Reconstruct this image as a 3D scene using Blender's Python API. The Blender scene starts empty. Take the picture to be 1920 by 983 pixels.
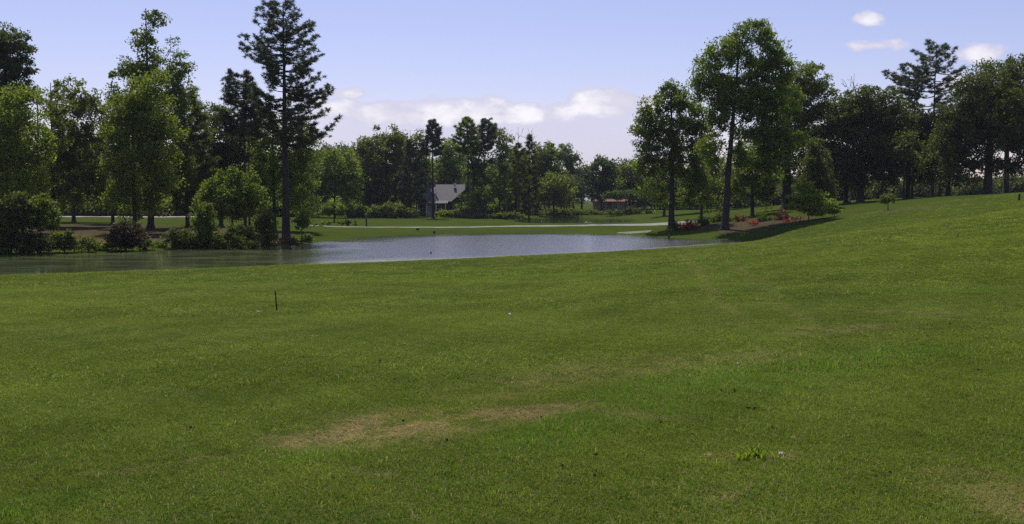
import bpy, math, random
import numpy as np
from mathutils import Vector

R = math.radians
S = bpy.context.scene
rng = np.random.default_rng(7)
random.seed(7)

# ------------------------------------------------------------------ camera
W0, H0, F = 1920.0, 983.0, 1844.0        # photograph's pixels, focal length in them
HOR = 375.0                              # row of the horizon
CAMZ = 1.6
PITCH = math.atan((H0 / 2 - HOR) / F)
cd = bpy.data.cameras.new("camera")
cam = bpy.data.objects.new("camera", cd)
S.collection.objects.link(cam)
cam.location = (0, 0, CAMZ)
cam.rotation_euler = (R(90) - PITCH, 0, 0)
cd.sensor_width = 36.0
cd.lens = 36.0 * F / W0
cd.clip_start = 0.05
cd.clip_end = 6000
S.camera = cam

# ------------------------------------------------------------------ light
SUN_EL, SUN_AZ = R(61), R(-13)           # azimuth from straight ahead, minus = left
EXPOSURE = 0.0
S.view_settings.view_transform = 'Standard'
S.view_settings.look = 'None'
S.view_settings.exposure = EXPOSURE
S.view_settings.gamma = 1.0
S.view_settings.use_curve_mapping = False
S.cycles.use_denoising = False
S.cycles.max_bounces = 6
S.cycles.transparent_max_bounces = 4
S.cycles.sample_clamp_indirect = 3
S.cycles.sample_clamp_direct = 8
ld = bpy.data.lights.new("sun", 'SUN')
ld.energy = 4.0
ld.angle = R(0.5)
ld.color = (1.0, 0.95, 0.87)
lo = bpy.data.objects.new("sun", ld)
S.collection.objects.link(lo)
sd = Vector((math.sin(SUN_AZ) * math.cos(SUN_EL), math.cos(SUN_AZ) * math.cos(SUN_EL), math.sin(SUN_EL)))
lo.rotation_euler = sd.to_track_quat('Z', 'Y').to_euler()
lo.location = (0, 0, 40)


def ray(px, py):
    """direction through a pixel of the photograph, scaled so that its y is 1"""
    a = (px - W0 / 2) / F
    b = (H0 / 2 - py) / F
    dy = math.cos(PITCH) + b * math.sin(PITCH)
    dz = -math.sin(PITCH) + b * math.cos(PITCH)
    return a / dy, dz / dy


def P(px, py, Y):
    u, v = ray(px, py)
    return Vector((u * Y, Y, CAMZ + v * Y))


# ------------------------------------------------------------------ node helpers
class NT:
    def __init__(self, tree):
        self.t = tree
        self.n = tree.nodes
        self.l = tree.links

    def new(self, typ, **kw):
        n = self.n.new(typ)
        for k, v in kw.items():
            setattr(n, k, v)
        return n

    def put(self, sock, v):
        if hasattr(v, 'links') or hasattr(v, 'is_linked'):
            self.l.new(v, sock)
        else:
            if isinstance(v, (tuple, list)) and len(v) == 3 and sock.type == 'RGBA':
                v = (*v, 1)
            sock.default_value = v

    def m(self, op, a, b=0.0, c=None, clamp=False):
        n = self.new('ShaderNodeMath', operation=op, use_clamp=clamp)
        self.put(n.inputs[0], a)
        self.put(n.inputs[1], b)
        if c is not None:
            self.put(n.inputs[2], c)
        return n.outputs[0]

    def mr(self, v, a, b, c=0.0, d=1.0, smooth=True):
        n = self.new('ShaderNodeMapRange', interpolation_type='SMOOTHSTEP' if smooth else 'LINEAR')
        self.put(n.inputs[0], v)
        for i, x in enumerate((a, b, c, d)):
            self.put(n.inputs[i + 1], x)
        return n.outputs[0]

    def mix(self, f, a, b, bt='MIX'):
        n = self.new('ShaderNodeMix', data_type='RGBA', blend_type=bt)
        self.put(n.inputs[0], f)
        self.put(n.inputs[6], a)
        self.put(n.inputs[7], b)
        return n.outputs[2]

    def noise(self, vec, scale, detail=4.0, rough=0.55, dist=0.0):
        n = self.new('ShaderNodeTexNoise')
        if vec is not None:
            self.put(n.inputs['Vector'], vec)
        n.inputs['Scale'].default_value = scale
        n.inputs['Detail'].default_value = detail
        n.inputs['Roughness'].default_value = rough
        n.inputs['Distortion'].default_value = dist
        return n.outputs[0]

    def scale(self, vec, s):
        n = self.new('ShaderNodeVectorMath', operation='MULTIPLY')
        self.put(n.inputs[0], vec)
        n.inputs[1].default_value = s
        return n.outputs[0]


def new_mat(name):
    m = bpy.data.materials.new(name)
    m.use_nodes = True
    m.node_tree.nodes.clear()
    return m, NT(m.node_tree)


# ------------------------------------------------------------------ sky and clouds
Wd = bpy.data.worlds.new("World")
S.world = Wd
Wd.use_nodes = True
Wd.node_tree.nodes.clear()
t = NT(Wd.node_tree)
sky = t.new('ShaderNodeTexSky', sky_type='NISHITA', sun_disc=False)
sky.sun_elevation = SUN_EL
sky.sun_rotation = SUN_AZ
sky.altitude = 0
sky.air_density = 1.0
sky.dust_density = 0.6
sky.ozone_density = 2.5
tc = t.new('ShaderNodeTexCoord')
sp = t.new('ShaderNodeSeparateXYZ')
t.l.new(tc.outputs['Generated'], sp.inputs[0])
ysafe = t.m('MAXIMUM', sp.outputs[1], 0.02)
U = t.m('DIVIDE', sp.outputs[0], ysafe)
V = t.m('DIVIDE', sp.outputs[2], ysafe)
cmb = t.new('ShaderNodeCombineXYZ')
t.put(cmb.inputs[0], U)
t.put(cmb.inputs[1], t.m('MULTIPLY', V, 1.7))
n1 = t.noise(cmb.outputs[0], 20.0, 7.0, 0.60)
n2 = t.noise(cmb.outputs[0], 9.0, 3.0, 0.5)
CL = [  # pixel centre, radii, strength
    (655, 176, 46, 14, .75), (640, 205, 60, 24, .9), (712, 214, 84, 28, 1.0), (830, 212, 66, 24, .95), (900, 206, 76, 26, 1.05),
    (985, 213, 70, 22, 1.0), (1050, 212, 50, 18, .9), (1110, 190, 44, 24, 1.0), (1165, 190, 54, 26, 1.2), (1215, 195, 40, 24, 1.0), (1140, 205, 70, 16, 1.1), (770, 222, 90, 16, 1.1), (950, 222, 110, 14, 1.1),
    (1628, 40, 28, 13, .68), (1650, 86, 56, 15, .66), (1835, 104, 50, 18, .8), (1800, 150, 40, 20, .7), (-60, 190, 90, 30, .7)]
dens = None
for cx, cy, rx, ry, st in CL:
    cu, cv = ray(cx, cy)
    du = t.m('DIVIDE', t.m('SUBTRACT', U, cu), rx / F)
    dv0 = t.m('SUBTRACT', V, cv)
    # flatter below than above
    dv = t.m('DIVIDE', dv0, ry / F)
    dd = t.m('SQRT', t.m('ADD', t.m('MULTIPLY', du, du), t.m('MULTIPLY', dv, dv)))
    f_ = t.m('MULTIPLY', t.m('SUBTRACT', 1.25, dd), st)
    dens = f_ if dens is None else t.m('MAXIMUM', dens, f_)
dens = t.m('ADD', dens, t.m('MULTIPLY', t.m('SUBTRACT', n1, 0.5), 2.6))
alpha = t.mr(dens, 0.10, 0.46)
# veil under the cumulus line
veil_v = t.m('MULTIPLY', t.mr(V, 0.103, 0.080), t.mr(V, -0.02, 0.02))
veil_u = t.m('MULTIPLY', t.mr(U, -0.24, -0.15), t.mr(U, 0.22, 0.14))
veil = t.m('MULTIPLY', t.m('MULTIPLY', veil_v, veil_u), t.mr(n2, 0.2, 0.75, 0.45, 0.8))
alpha = t.m('MAXIMUM', t.m('MULTIPLY', alpha, 0.9), veil)
alpha = t.m('MULTIPLY', alpha, t.mr(sp.outputs[1], 0.05, 0.2))
tint = t.mix(1.0, sky.outputs[0], (1.17, 0.95, 1.10), 'MULTIPLY')
shade = t.mr(t.m('ADD', n1, t.m('MULTIPLY', t.m('SUBTRACT', n2, .5), .8)), 0.25, 0.7, 0.0, 1.0)
ccol = t.mix(shade, (6.6, 6.4, 7.3), (9.3, 9.0, 9.3))
ccol = t.mix(t.mr(dens, 0.2, 1.0), (5.9, 5.8, 7.3), ccol)
CLOUD_COL = ccol
final = t.mix(alpha, tint, ccol)
bg = t.new('ShaderNodeBackground')
t.put(bg.inputs[0], final)
bg.inputs[1].default_value = 0.113
wo = t.new('ShaderNodeOutputWorld')
t.l.new(bg.outputs[0], wo.inputs[0])

# ------------------------------------------------------------------ terrain function
WATER1, WATER2 = -2.0, -1.75


def on_level(pts, z):
    out = []
    for px, py in pts:
        u, v = ray(px, py)
        Y = (z - CAMZ) / v
        out.append((u * Y, Y))
    return np.array(out)


POND1 = on_level([(-420, 540), (-200, 528), (0, 517.5), (200, 510), (400, 503), (560, 497.5), (700, 491.5), (850, 486), (1000, 478.5),
                  (1200, 468.5), (1300, 461.5), (1375, 455), (1412, 452), (1370, 450.5), (1320, 449), (1270, 447), (1235, 444), (1205, 441),
                  (1150, 439.5), (1080, 437.5), (1000, 437), (900, 438), (800, 440), (700, 443.5), (640, 448), (600, 453),
                  (560, 460), (480, 464), (380, 468), (250, 472), (120, 477), (0, 481), (-200, 489), (-420, 500)], WATER1)
POND2 = on_level([(985, 419), (1040, 421), (1120, 420.5), (1180, 418), (1196, 414), (1192, 410), (1120, 409), (1040, 409), (985, 411), (965, 415)], WATER2)

CP = []   # control points x, y, z


def c_(px, Y, z):
    CP.append(((px - 960) / F * Y, Y, z))


for v in [(0, 0, 0), (-8, 0, -.12), (8, 0, .18), (-25, 0, -.4), (25, 0, .6), (0, -20, .1), (-25, -20, -.2), (25, -20, .7), (0, 15, -.33), (-7, 15, -.45), (7.5, 15, -.05),
          (-80, 0, -1.0), (80, 0, 1.5), (0, -120, 0), (-150, -60, -1), (150, -60, 1.5)]:
    CP.append(v)
c_(960, 30, -.88); c_(500, 30, -1.05); c_(0, 30, -1.25); c_(1400, 30, -.45); c_(1900, 30, .55)
c_(0, 42, -1.8); c_(500, 46, -1.75); c_(960, 50, -1.65); c_(1200, 55, -1.5); c_(1350, 62, -1.5); c_(1500, 45, -.55)
c_(1500, 65, -1.1); c_(1650, 45, .0); c_(1900, 45, .95); c_(2300, 45, 2.0)
c_(1900, 70, 1.6); c_(1900, 92, 2.2); c_(1900, 115, 2.35); c_(2300, 90, 3.0)
c_(1650, 85, .72); c_(1650, 104, 1.35); c_(1750, 98, 1.75); c_(1500, 92, -.42); c_(1560, 92, .0); c_(1500, 112, .75); c_(1430, 112, .15)
c_(1400, 84, -1.75); c_(1420, 98, -.55); c_(1358, 95, -1.28); c_(1380, 118, -.2); c_(1258, 104, -1.35); c_(1300, 112, -1.0)
c_(1240, 130, -1.15); c_(1300, 150, -.8); c_(1400, 150, .0); c_(1500, 160, 1.0); c_(1700, 150, 1.9); c_(1900, 170, 2.4)
c_(1200, 118, -1.45); c_(1080, 118, -1.6); c_(960, 118, -1.65); c_(820, 118, -1.65); c_(700, 118, -1.6)
c_(800, 145, -1.5); c_(800, 168, -1.4); c_(700, 140, -1.5); c_(600, 140, -1.35); c_(930, 160, -1.4); c_(1100, 200, -1.2); c_(1200, 190, -1.1)
c_(960, 230, -1.0); c_(600, 220, -.9)
c_(77, 92, -1.2); c_(250, 94, -1.25); c_(400, 92, -1.35); c_(535, 82, -1.55); c_(580, 95, -1.6); c_(620, 100, -1.6); c_(150, 150, -.95); c_(350, 150, -1.0); c_(-200, 95, -1.0)
c_(-300, 65, -1.4); c_(-300, 45, -2.1); c_(0, 72, -1.55); c_(250, 75, -1.6); c_(400, 78, -1.65); c_(-200, 160, -.7)
CP = np.array(CP)


def _phi(r2):
    return np.where(r2 > 1e-9, r2 * np.log(np.maximum(r2, 1e-9)) * .5, 0)


_sc = 50.0
_C = CP[:, :2] / _sc
_n = len(CP)
_K = _phi(((_C[:, None] - _C[None]) ** 2).sum(-1)) + np.eye(_n) * 0.004
_Pm = np.c_[np.ones(_n), _C]
_A = np.zeros((_n + 3, _n + 3))
_A[:_n, :_n] = _K
_A[:_n, _n:] = _Pm
_A[_n:, :_n] = _Pm.T
_w = np.linalg.solve(_A, np.r_[CP[:, 2], 0, 0, 0])


def sdist(p, poly):
    """signed distance to a polygon, minus inside"""
    a = poly
    b = np.roll(poly, -1, axis=0)
    best = np.full(len(p), 1e9)
    inside = np.zeros(len(p), bool)
    for i in range(len(a)):
        ab = b[i] - a[i]
        ap = p - a[i]
        tt = np.clip((ap @ ab) / (ab @ ab), 0, 1)
        d = np.hypot(*(ap - tt[:, None] * ab).T)
        best = np.minimum(best, d)
        c = (a[i, 1] > p[:, 1]) != (b[i, 1] > p[:, 1])
        xx = a[i, 0] + (p[:, 1] - a[i, 1]) / (ab[1] if abs(ab[1]) > 1e-9 else 1e-9) * ab[0]
        inside ^= c & (p[:, 0] < xx)
    return np.where(inside, -best, best)


def sstep(x):
    x = np.clip(x, 0, 1)
    return x * x * (3 - 2 * x)


def wob(x, y):
    return (np.sin(x * .61 + y * .23) * np.cos(y * .37 - x * .19) + .5 * np.sin(x * 1.7 - y * .9 + 1.3) + .3 * np.sin(x * 3.9 + y * 2.7))


def height(x, y):
    x = np.atleast_1d(np.asarray(x, float)); y = np.atleast_1d(np.asarray(y, float))
    p = np.c_[x, y]
    q = p / _sc
    B = np.zeros(len(p))
    for i in range(0, len(p), 20000):
        qq = q[i:i + 20000]
        B[i:i + 20000] = _phi(((qq[:, None] - _C[None]) ** 2).sum(-1)) @ _w[:_n] + _w[_n] + qq @ _w[_n + 1:]
    r = np.hypot(x, y)
    B = np.clip(B, -2.6, 4.5)
    far = sstep((r - 190) / 130)
    B = B * (1 - far) + (-0.8 + 2.2 * sstep((x / np.maximum(r, 1) - .25) / .4)) * far
    B = B + .035 * wob(x * .35, y * .35)
    s1 = sdist(p, POND1) + .35 * wob(x * .8, y * .6)
    s2 = sdist(p, POND2) + .3 * wob(x * .8, y * .6)
    for s, w in ((s1, WATER1), (s2, WATER2)):
        Bo = np.maximum(B, w + .28)
        tt = .88 * sstep(s / 5.0) + .12 * np.clip(s / .5, 0, 1)
        out = w + (Bo - w) * tt
        ins = w - np.minimum(1.2, -s * .35)
        zz = np.where(s > 0, out, ins)
        B = np.where(s < 12, np.where(s > 5, Bo, zz), B)
    return B


def H(x, y):
    return float(height(x, y)[0])


def hit(px, py, lo=2.5, hi=260):
    """where the ray through a pixel first meets the ground"""
    u, v = ray(px, py)
    Y = np.geomspace(lo, hi, 1400)
    d = height(u * Y, Y) - (CAMZ + v * Y)
    k = np.argmax(d > 0)
    if d[k] <= 0:
        return None
    a = Y[max(k - 1, 0)]; b = Y[k]
    da, db = d[max(k - 1, 0)], d[k]
    y = a + (b - a) * (0 - da) / (db - da + 1e-12) if k else b
    return (u * y, y)


# ------------------------------------------------------------------ object helpers
def link(o):
    S.collection.objects.link(o)
    return o


def tag(o, label=None, cat=None, group=None, kind=None):
    if label: o['label'] = label
    if cat: o['category'] = cat
    if group: o['group'] = group
    if kind: o['kind'] = kind
    return o


def mesh_np(name, verts, faces_flat, nper, mat, parent=None, smooth=False, attrs=None):
    """faces all with nper corners"""
    me = bpy.data.meshes.new(name)
    nv = len(verts); nf = len(faces_flat) // nper
    me.vertices.add(nv)
    me.vertices.foreach_set('co', np.asarray(verts, np.float32).ravel())
    me.loops.add(len(faces_flat))
    me.loops.foreach_set('vertex_index', np.asarray(faces_flat, np.int32))
    me.polygons.add(nf)
    me.polygons.foreach_set('loop_start', np.arange(0, nf * nper, nper, dtype=np.int32))
    me.polygons.foreach_set('loop_total', np.full(nf, nper, np.int32))
    if smooth:
        me.polygons.foreach_set('use_smooth', np.ones(nf, bool))
    for k, v in (attrs or {}).items():
        a = me.attributes.new(k, 'FLOAT', 'POINT')
        a.data.foreach_set('value', np.asarray(v, np.float32))
    me.update(calc_edges=True)
    me.materials.append(mat)
    o = link(bpy.data.objects.new(name, me))
    if parent is not None:
        o.parent = parent
    return o


def empty(name, loc, rz=0):
    o = link(bpy.data.objects.new(name, None))
    o.location = loc
    o.rotation_euler = (0, 0, rz)
    o.empty_display_size = .3
    return o


class MB:
    """collects boxes, prisms, tubes; builds one mesh"""
    def __init__(self):
        self.v = []; self.f = []

    def add(self, vs, fs):
        b = len(self.v)
        self.v += [tuple(v) for v in vs]
        self.f += [tuple(b + i for i in f) for f in fs]

    def box(self, c, s, rz=0):
        cx, cy, cz = c; sx, sy, sz = (a / 2 for a in s)
        ca, sa = math.cos(rz), math.sin(rz)
        vs = []
        for z in (-sz, sz):
            for x, y in ((-sx, -sy), (sx, -sy), (sx, sy), (-sx, sy)):
                vs.append((cx + x * ca - y * sa, cy + x * sa + y * ca, cz + z))
        self.add(vs, [(3, 2, 1, 0), (4, 5, 6, 7), (0, 1, 5, 4), (1, 2, 6, 5), (2, 3, 7, 6), (3, 0, 4, 7)])

    def lathe(self, prof, n=16, c=(0, 0, 0), tilt=(0, 0)):
        vs = []
        for r, z in prof:
            for k in range(n):
                a = 2 * math.pi * k / n
                vs.append((c[0] + r * math.cos(a) + tilt[0] * z, c[1] + r * math.sin(a) + tilt[1] * z, c[2] + z))
        fs = []
        for i in range(len(prof) - 1):
            for k in range(n):
                fs.append((i * n + k, i * n + (k + 1) % n, (i + 1) * n + (k + 1) % n, (i + 1) * n + k))
        fs.append(tuple(range(n - 1, -1, -1)))
        fs.append(tuple((len(prof) - 1) * n + k for k in range(n)))
        self.add(vs, fs)

    def build(self, name, mat, parent=None, smooth=False):
        me = bpy.data.meshes.new(name)
        me.from_pydata(self.v, [], self.f)
        me.update()
        if smooth:
            for p in me.polygons:
                p.use_smooth = True
        me.materials.append(mat)
        o = link(bpy.data.objects.new(name, me))
        if parent is not None:
            o.parent = parent
        return o


# ------------------------------------------------------------------ materials
def geo_pos(t):
    return t.new('ShaderNodeNewGeometry').outputs['Position']


def lawn_colour(t, dry, straw, lush):
    """colour of turf as a function of the place; shared by soil sheet and blades"""
    p = geo_pos(t)
    a = t.noise(p, .11, 4, .6)
    b = t.noise(p, .9, 4, .6)
    c = t.noise(p, 6.0, 4, .65)
    col = t.mix(t.mr(a, .35, .65), (.052, .078, .014), (.072, .098, .014))
    col = t.mix(t.m('MULTIPLY', t.mr(b, .40, .70), .55), col, (.088, .112, .018))
    col = t.mix(t.m('MULTIPLY', t.mr(c, .45, .75), .40), col, (.036, .060, .012))
    col = t.mix(t.m('MULTIPLY', lush, t.mr(b, .3, .6, .3, 1.0)), col, (.056, .098, .014))
    drf = t.m('MULTIPLY', dry, t.mr(t.noise(p, 2.6, 6, .75), .40, .56))
    drf = t.m('MULTIPLY', drf, t.mr(t.noise(p, 26.0, 4, .75), .40, .56, .15, 1.0))
    col = t.mix(drf, col, (.20, .145, .095))
    stf = t.mr(t.m('ADD', straw, t.m('MULTIPLY', t.m('SUBTRACT', b, .5), 1.1)), .35, .65)
    st_col = t.mix(t.mr(c, .35, .65), (.060, .044, .026), (.135, .098, .066))
    col = t.mix(stf, col, st_col)
    return col


def attr(t, name, typ='GEOMETRY'):
    n = t.new('ShaderNodeAttribute', attribute_name=name, attribute_type=typ)
    return n.outputs['Fac']


M = {}
m, t = new_mat('turf')
dry = attr(t, 'dry'); straw = attr(t, 'straw'); lush = attr(t, 'lush')
col = lawn_colour(t, dry, straw, lush)
p = geo_pos(t)
fine = t.noise(p, 60.0, 3, .7)
col = t.mix(t.mr(fine, .25, .75, .0, .55), col, (.030, .045, .012))
bs = t.new('ShaderNodeBsdfPrincipled')
t.put(bs.inputs['Base Color'], col)
bs.inputs['Roughness'].default_value = .9
bs.inputs['Specular IOR Level'].default_value = .0
hgt = t.m('ADD', t.m('MULTIPLY', t.noise(p, 34.0, 4, .7), .03), t.m('MULTIPLY', t.noise(p, 5.0, 4, .7), .06))
bu = t.new('ShaderNodeBump')
bu.inputs['Strength'].default_value = .9
bu.inputs['Distance'].default_value = 1.0
t.put(bu.inputs['Height'], hgt)
t.l.new(bu.outputs[0], bs.inputs['Normal'])
o_ = t.new('ShaderNodeOutputMaterial')
t.l.new(bs.outputs[0], o_.inputs[0])
M['turf'] = m

m, t = new_mat('grass_blade')
dry = attr(t, 'dry', 'INSTANCER'); straw = attr(t, 'straw', 'INSTANCER'); lush = attr(t, 'lush', 'INSTANCER')
col = lawn_colour(t, dry, straw, lush)
gi = t.new('ShaderNodeNewGeometry')
rnd = gi.outputs['Random Per Island']
col = t.mix(t.mr(rnd, 0.0, 1.0, 0.0, .85, False), col, t.mix(1.0, col, (1.9, 1.75, 1.5), 'MULTIPLY'))
col = t.mix(t.mr(rnd, .80, .84), col, t.mix(attr(t, 'tv', 'INSTANCER'), (.13, .11, .05), (.22, .17, .10)))
tv = t.mr(attr(t, 'tv', 'INSTANCER'), 0, 1, .72, 1.28, False)
cvt = t.new('ShaderNodeCombineXYZ')
t.put(cvt.inputs[0], tv); t.put(cvt.inputs[1], tv); t.put(cvt.inputs[2], tv)
col = t.mix(1.0, col, cvt.outputs[0], 'MULTIPLY')
col = t.mix(1.0, col, (2.04, 2.14, 2.15), 'MULTIPLY')
df = t.new('ShaderNodeBsdfDiffuse'); t.put(df.inputs[0], col)
tr = t.new('ShaderNodeBsdfTranslucent'); t.put(tr.inputs[0], t.mix(1.0, col, (1.15, 1.2, .6), 'MULTIPLY'))
ms = t.new('ShaderNodeMixShader'); ms.inputs[0].default_value = .5
t.l.new(df.outputs[0], ms.inputs[1]); t.l.new(tr.outputs[0], ms.inputs[2])
o_ = t.new('ShaderNodeOutputMaterial')
t.l.new(ms.outputs[0], o_.inputs[0])
M['blade'] = m


def leaf_mat(name, dark, light, trans=.35, var=.5, fleck=None):
    m, t = new_mat(name)
    g = t.new('ShaderNodeNewGeometry')
    oi = t.new('ShaderNodeObjectInfo')
    big = t.noise(g.outputs['Position'], .35, 3, .6)
    f = t.m('ADD', t.m('MULTIPLY', g.outputs['Random Per Island'], var), t.m('MULTIPLY', t.mr(big, .3, .7), 1 - var))
    col = t.mix(f, dark, light)
    col = t.mix(t.mr(g.outputs['Random Per Island'], .72, 1.0, 0, .8), col, tuple(min(.3, x * 1.7) for x in light))
    ov = t.m('ADD', .82, t.m('MULTIPLY', oi.outputs['Random'], .36))
    cc = t.new('ShaderNodeCombineXYZ')
    for i in range(3):
        t.put(cc.inputs[i], ov)
    col = t.mix(1.0, col, cc.outputs[0], 'MULTIPLY')
    if fleck:
        col = t.mix(t.mr(g.outputs['Random Per Island'], 1 - fleck[1], 1 - fleck[1] + .01), col, fleck[0])
    df = t.new('ShaderNodeBsdfPrincipled')
    t.put(df.inputs['Base Color'], col)
    df.inputs['Roughness'].default_value = .55
    df.inputs['Specular IOR Level'].default_value = .25
    tr = t.new('ShaderNodeBsdfTranslucent')
    t.put(tr.inputs[0], t.mix(1.0, col, (1.5, 1.6, .55), 'MULTIPLY'))
    ms = t.new('ShaderNodeMixShader')
    ms.inputs[0].default_value = trans
    t.l.new(df.outputs[0], ms.inputs[1]); t.l.new(tr.outputs[0], ms.inputs[2])
    o = t.new('ShaderNodeOutputMaterial')
    t.l.new(ms.outputs[0], o.inputs[0])
    M[name] = m
    return m


leaf_mat('leaf_bright', (.100, .140, .022), (.190, .235, .036), .52)
leaf_mat('leaf_mid', (.072, .106, .020), (.148, .188, .030), .52)
leaf_mat('leaf_olive', (.074, .094, .024), (.145, .168, .036), .5)
leaf_mat('leaf_dark', (.052, .070, .021), (.112, .134, .036), .46)
leaf_mat('leaf_bluegreen', (.048, .076, .030), (.095, .132, .046), .42)
leaf_mat('needle', (.040, .054, .028), (.088, .106, .052), .26)
leaf_mat('leaf_reddish', (.040, .036, .018), (.085, .062, .026), .25)
leaf_mat('petal_red', (.34, .020, .022), (.58, .055, .045), .3)
leaf_mat('leaf_orange', (.12, .050, .026), (.26, .105, .050), .2)
leaf_mat('leaf_weed', (.15, .22, .03), (.28, .36, .05), .6)
leaf_mat('leaf_yellowgreen', (.120, .170, .024), (.210, .270, .040), .5)


def simple_mat(name, c1, c2, scale=6.0, rough=.85, bump=.0, stretch=(1, 1, 1), spec=.3, metal=0):
    m, t = new_mat(name)
    tcn = t.new('ShaderNodeTexCoord')
    v = t.scale(tcn.outputs['Object'], stretch)
    n = t.noise(v, scale, 5, .6)
    bs = t.new('ShaderNodeBsdfPrincipled')
    t.put(bs.inputs['Base Color'], t.mix(t.mr(n, .3, .7), c1, c2))
    bs.inputs['Roughness'].default_value = rough
    bs.inputs['Specular IOR Level'].default_value = spec
    bs.inputs['Metallic'].default_value = metal
    if bump:
        b = t.new('ShaderNodeBump')
        b.inputs['Strength'].default_value = 1
        t.put(b.inputs['Height'], t.m('MULTIPLY', n, bump))
        t.l.new(b.outputs[0], bs.inputs['Normal'])
    o = t.new('ShaderNodeOutputMaterial')
    t.l.new(bs.outputs[0], o.inputs[0])
    M[name] = m
    return m


simple_mat('bark_pine', (.022, .016, .012), (.060, .042, .032), 5, bump=.05, stretch=(1, 1, .3))
simple_mat('bark_grey', (.022, .018, .013), (.058, .046, .035), 5, bump=.04, stretch=(1, 1, .25))
simple_mat('twig', (.13, .105, .095), (.24, .20, .18), 3)
simple_mat('path_stone', (.17, .175, .125), (.27, .27, .21), 1.2, bump=.01)
simple_mat('road', (.26, .24, .22), (.36, .33, .30), .8)
simple_mat('sand', (.11, .13, .06), (.19, .20, .12), 1.5, bump=.02)
simple_mat('black_paint', (.010, .010, .011), (.022, .021, .020), 8, .5)
simple_mat('ball_white', (.78, .78, .76), (.84, .84, .82), 30, .35)
simple_mat('white_paint', (.60, .60, .58), (.74, .74, .72), 4, .6)
simple_mat('wood_weathered', (.10, .08, .06), (.18, .15, .12), 5, stretch=(1, 1, .2))
simple_mat('dead_leaf', (.045, .030, .018), (.11, .07, .04), 12)
simple_mat('pebble', (.28, .25, .21), (.42, .39, .34), 9, bump=.02)
simple_mat('dark_glass', (.015, .018, .02), (.03, .035, .04), 2, .08, spec=.6)
simple_mat('stone_bank', (.09, .08, .07), (.20, .18, .16), 2, bump=.1)


def banded(name, c1, c2, scale, horizontal=True, rough=.85):
    """shingle / siding / brick courses"""
    m, t = new_mat(name)
    tcn = t.new('ShaderNodeTexCoord')
    b = t.new('ShaderNodeTexBrick')
    b.offset = .5
    mp = t.new('ShaderNodeMapping')
    mp.inputs['Rotation'].default_value = (R(90), 0, 0)
    t.l.new(tcn.outputs['Object'], mp.inputs[0])
    t.l.new(mp.outputs[0], b.inputs['Vector'])
    t.put(b.inputs['Color1'], c1); t.put(b.inputs['Color2'], c2)
    t.put(b.inputs['Mortar'], tuple(x * .55 for x in c1))
    b.inputs['Scale'].default_value = scale
    b.inputs['Mortar Size'].default_value = .02
    n = t.noise(tcn.outputs['Object'], 1.3, 4, .6)
    bs = t.new('ShaderNodeBsdfPrincipled')
    t.put(bs.inputs['Base Color'], t.mix(t.mr(n, .3, .8, 0, .4), b.outputs[0], tuple(x * .6 for x in c2)))
    bs.inputs['Roughness'].default_value = rough
    o = t.new('ShaderNodeOutputMaterial')
    t.l.new(bs.outputs[0], o.inputs[0])
    M[name] = m


banded('shingle_grey', (.13, .125, .13), (.18, .17, .18), 2.2)
banded('siding_dark', (.060, .056, .050), (.085, .078, .070), 1.6)
banded('brick_red', (.30, .12, .08), (.38, .17, .11), 4.5)
banded('roof_red', (.24, .11, .08), (.32, .15, .11), 3.0)
banded('wall_tan', (.34, .25, .17), (.40, .31, .22), 2.0)
banded('siding_brown', (.10, .07, .055), (.15, .11, .085), 2.0)

# ------------------------------------------------------------------ ground sheet
rad = np.r_[0.0, np.geomspace(.6, 3.2, 8)[:-1], np.geomspace(3.2, 260, 430), np.geomspace(262, 4000, 24)]
front = np.linspace(R(-38), R(38), 420)
back = np.linspace(R(38), R(322), 72)[1:-1]
ang = np.r_[front, back]
na = len(ang)
RR, AA = np.meshgrid(rad[1:], ang, indexing='ij')
gx = np.r_[0.0, (RR * np.sin(AA)).ravel()]
gy = np.r_[0.0, (RR * np.cos(AA)).ravel()]
gz = height(gx, gy)
gz[np.hypot(gx, gy) > 700] -= 0.0


def seg_field(x, y, pts, wid):
    """0..1 falloff round a polyline given in ground metres; wid per point"""
    best = np.zeros(len(x))
    for (ax, ay, aw), (bx, by, bw) in zip([(*p, w) for p, w in zip(pts[:-1], wid[:-1])], [(*p, w) for p, w in zip(pts[1:], wid[1:])]):
        dx, dy = bx - ax, by - ay
        tt = np.clip(((x - ax) * dx + (y - ay) * dy) / (dx * dx + dy * dy), 0, 1)
        d = np.hypot(x - ax - tt * dx, y - ay - tt * dy)
        w = aw + (bw - aw) * tt
        best = np.maximum(best, sstep(1.3 - d / w))
    return best


def px_line(pts):
    return [hit(a, b) for a, b in pts]


DRY = [(px_line([(170, 893), (300, 878), (420, 862)]), [.10, .14, .10], .7),
       (px_line([(500, 838), (590, 825), (720, 806), (850, 792), (960, 780), (1090, 762)]), [.10, .42, .75, .55, .42, .20], 1.0),
       (px_line([(680, 885), (715, 893)]), [.12, .12], 1.0),
       (px_line([(1140, 775), (1260, 790)]), [.18, .22], .4),
       (px_line([(900, 740), (1100, 700), (1300, 680), (1450, 668)]), [.5, .8, .9, .6], .42),
       (px_line([(1500, 625), (1560, 618), (1650, 612)]), [.3, .6, .3], .6),
       (px_line([(1660, 585), (1760, 590)]), [.4, .5], .4),
       (px_line([(1350, 860), (1480, 858)]), [.12, .12], .6),
       (px_line([(1820, 900), (1919, 960)]), [.3, .3], .55),
       (px_line([(1340, 940), (1400, 925)]), [.12, .12], .6),
       (px_line([(1600, 402), (1700, 393), (1790, 385)]), [1.2, 2.0, 1.5], .45)]
DRY += [(px_line([(1290, 485), (1335, 545), (1400, 615)]), [.22, .16, .14], .30), (px_line([(1365, 488), (1440, 540), (1510, 600)]), [.22, .16, .14], .28)]
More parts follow.
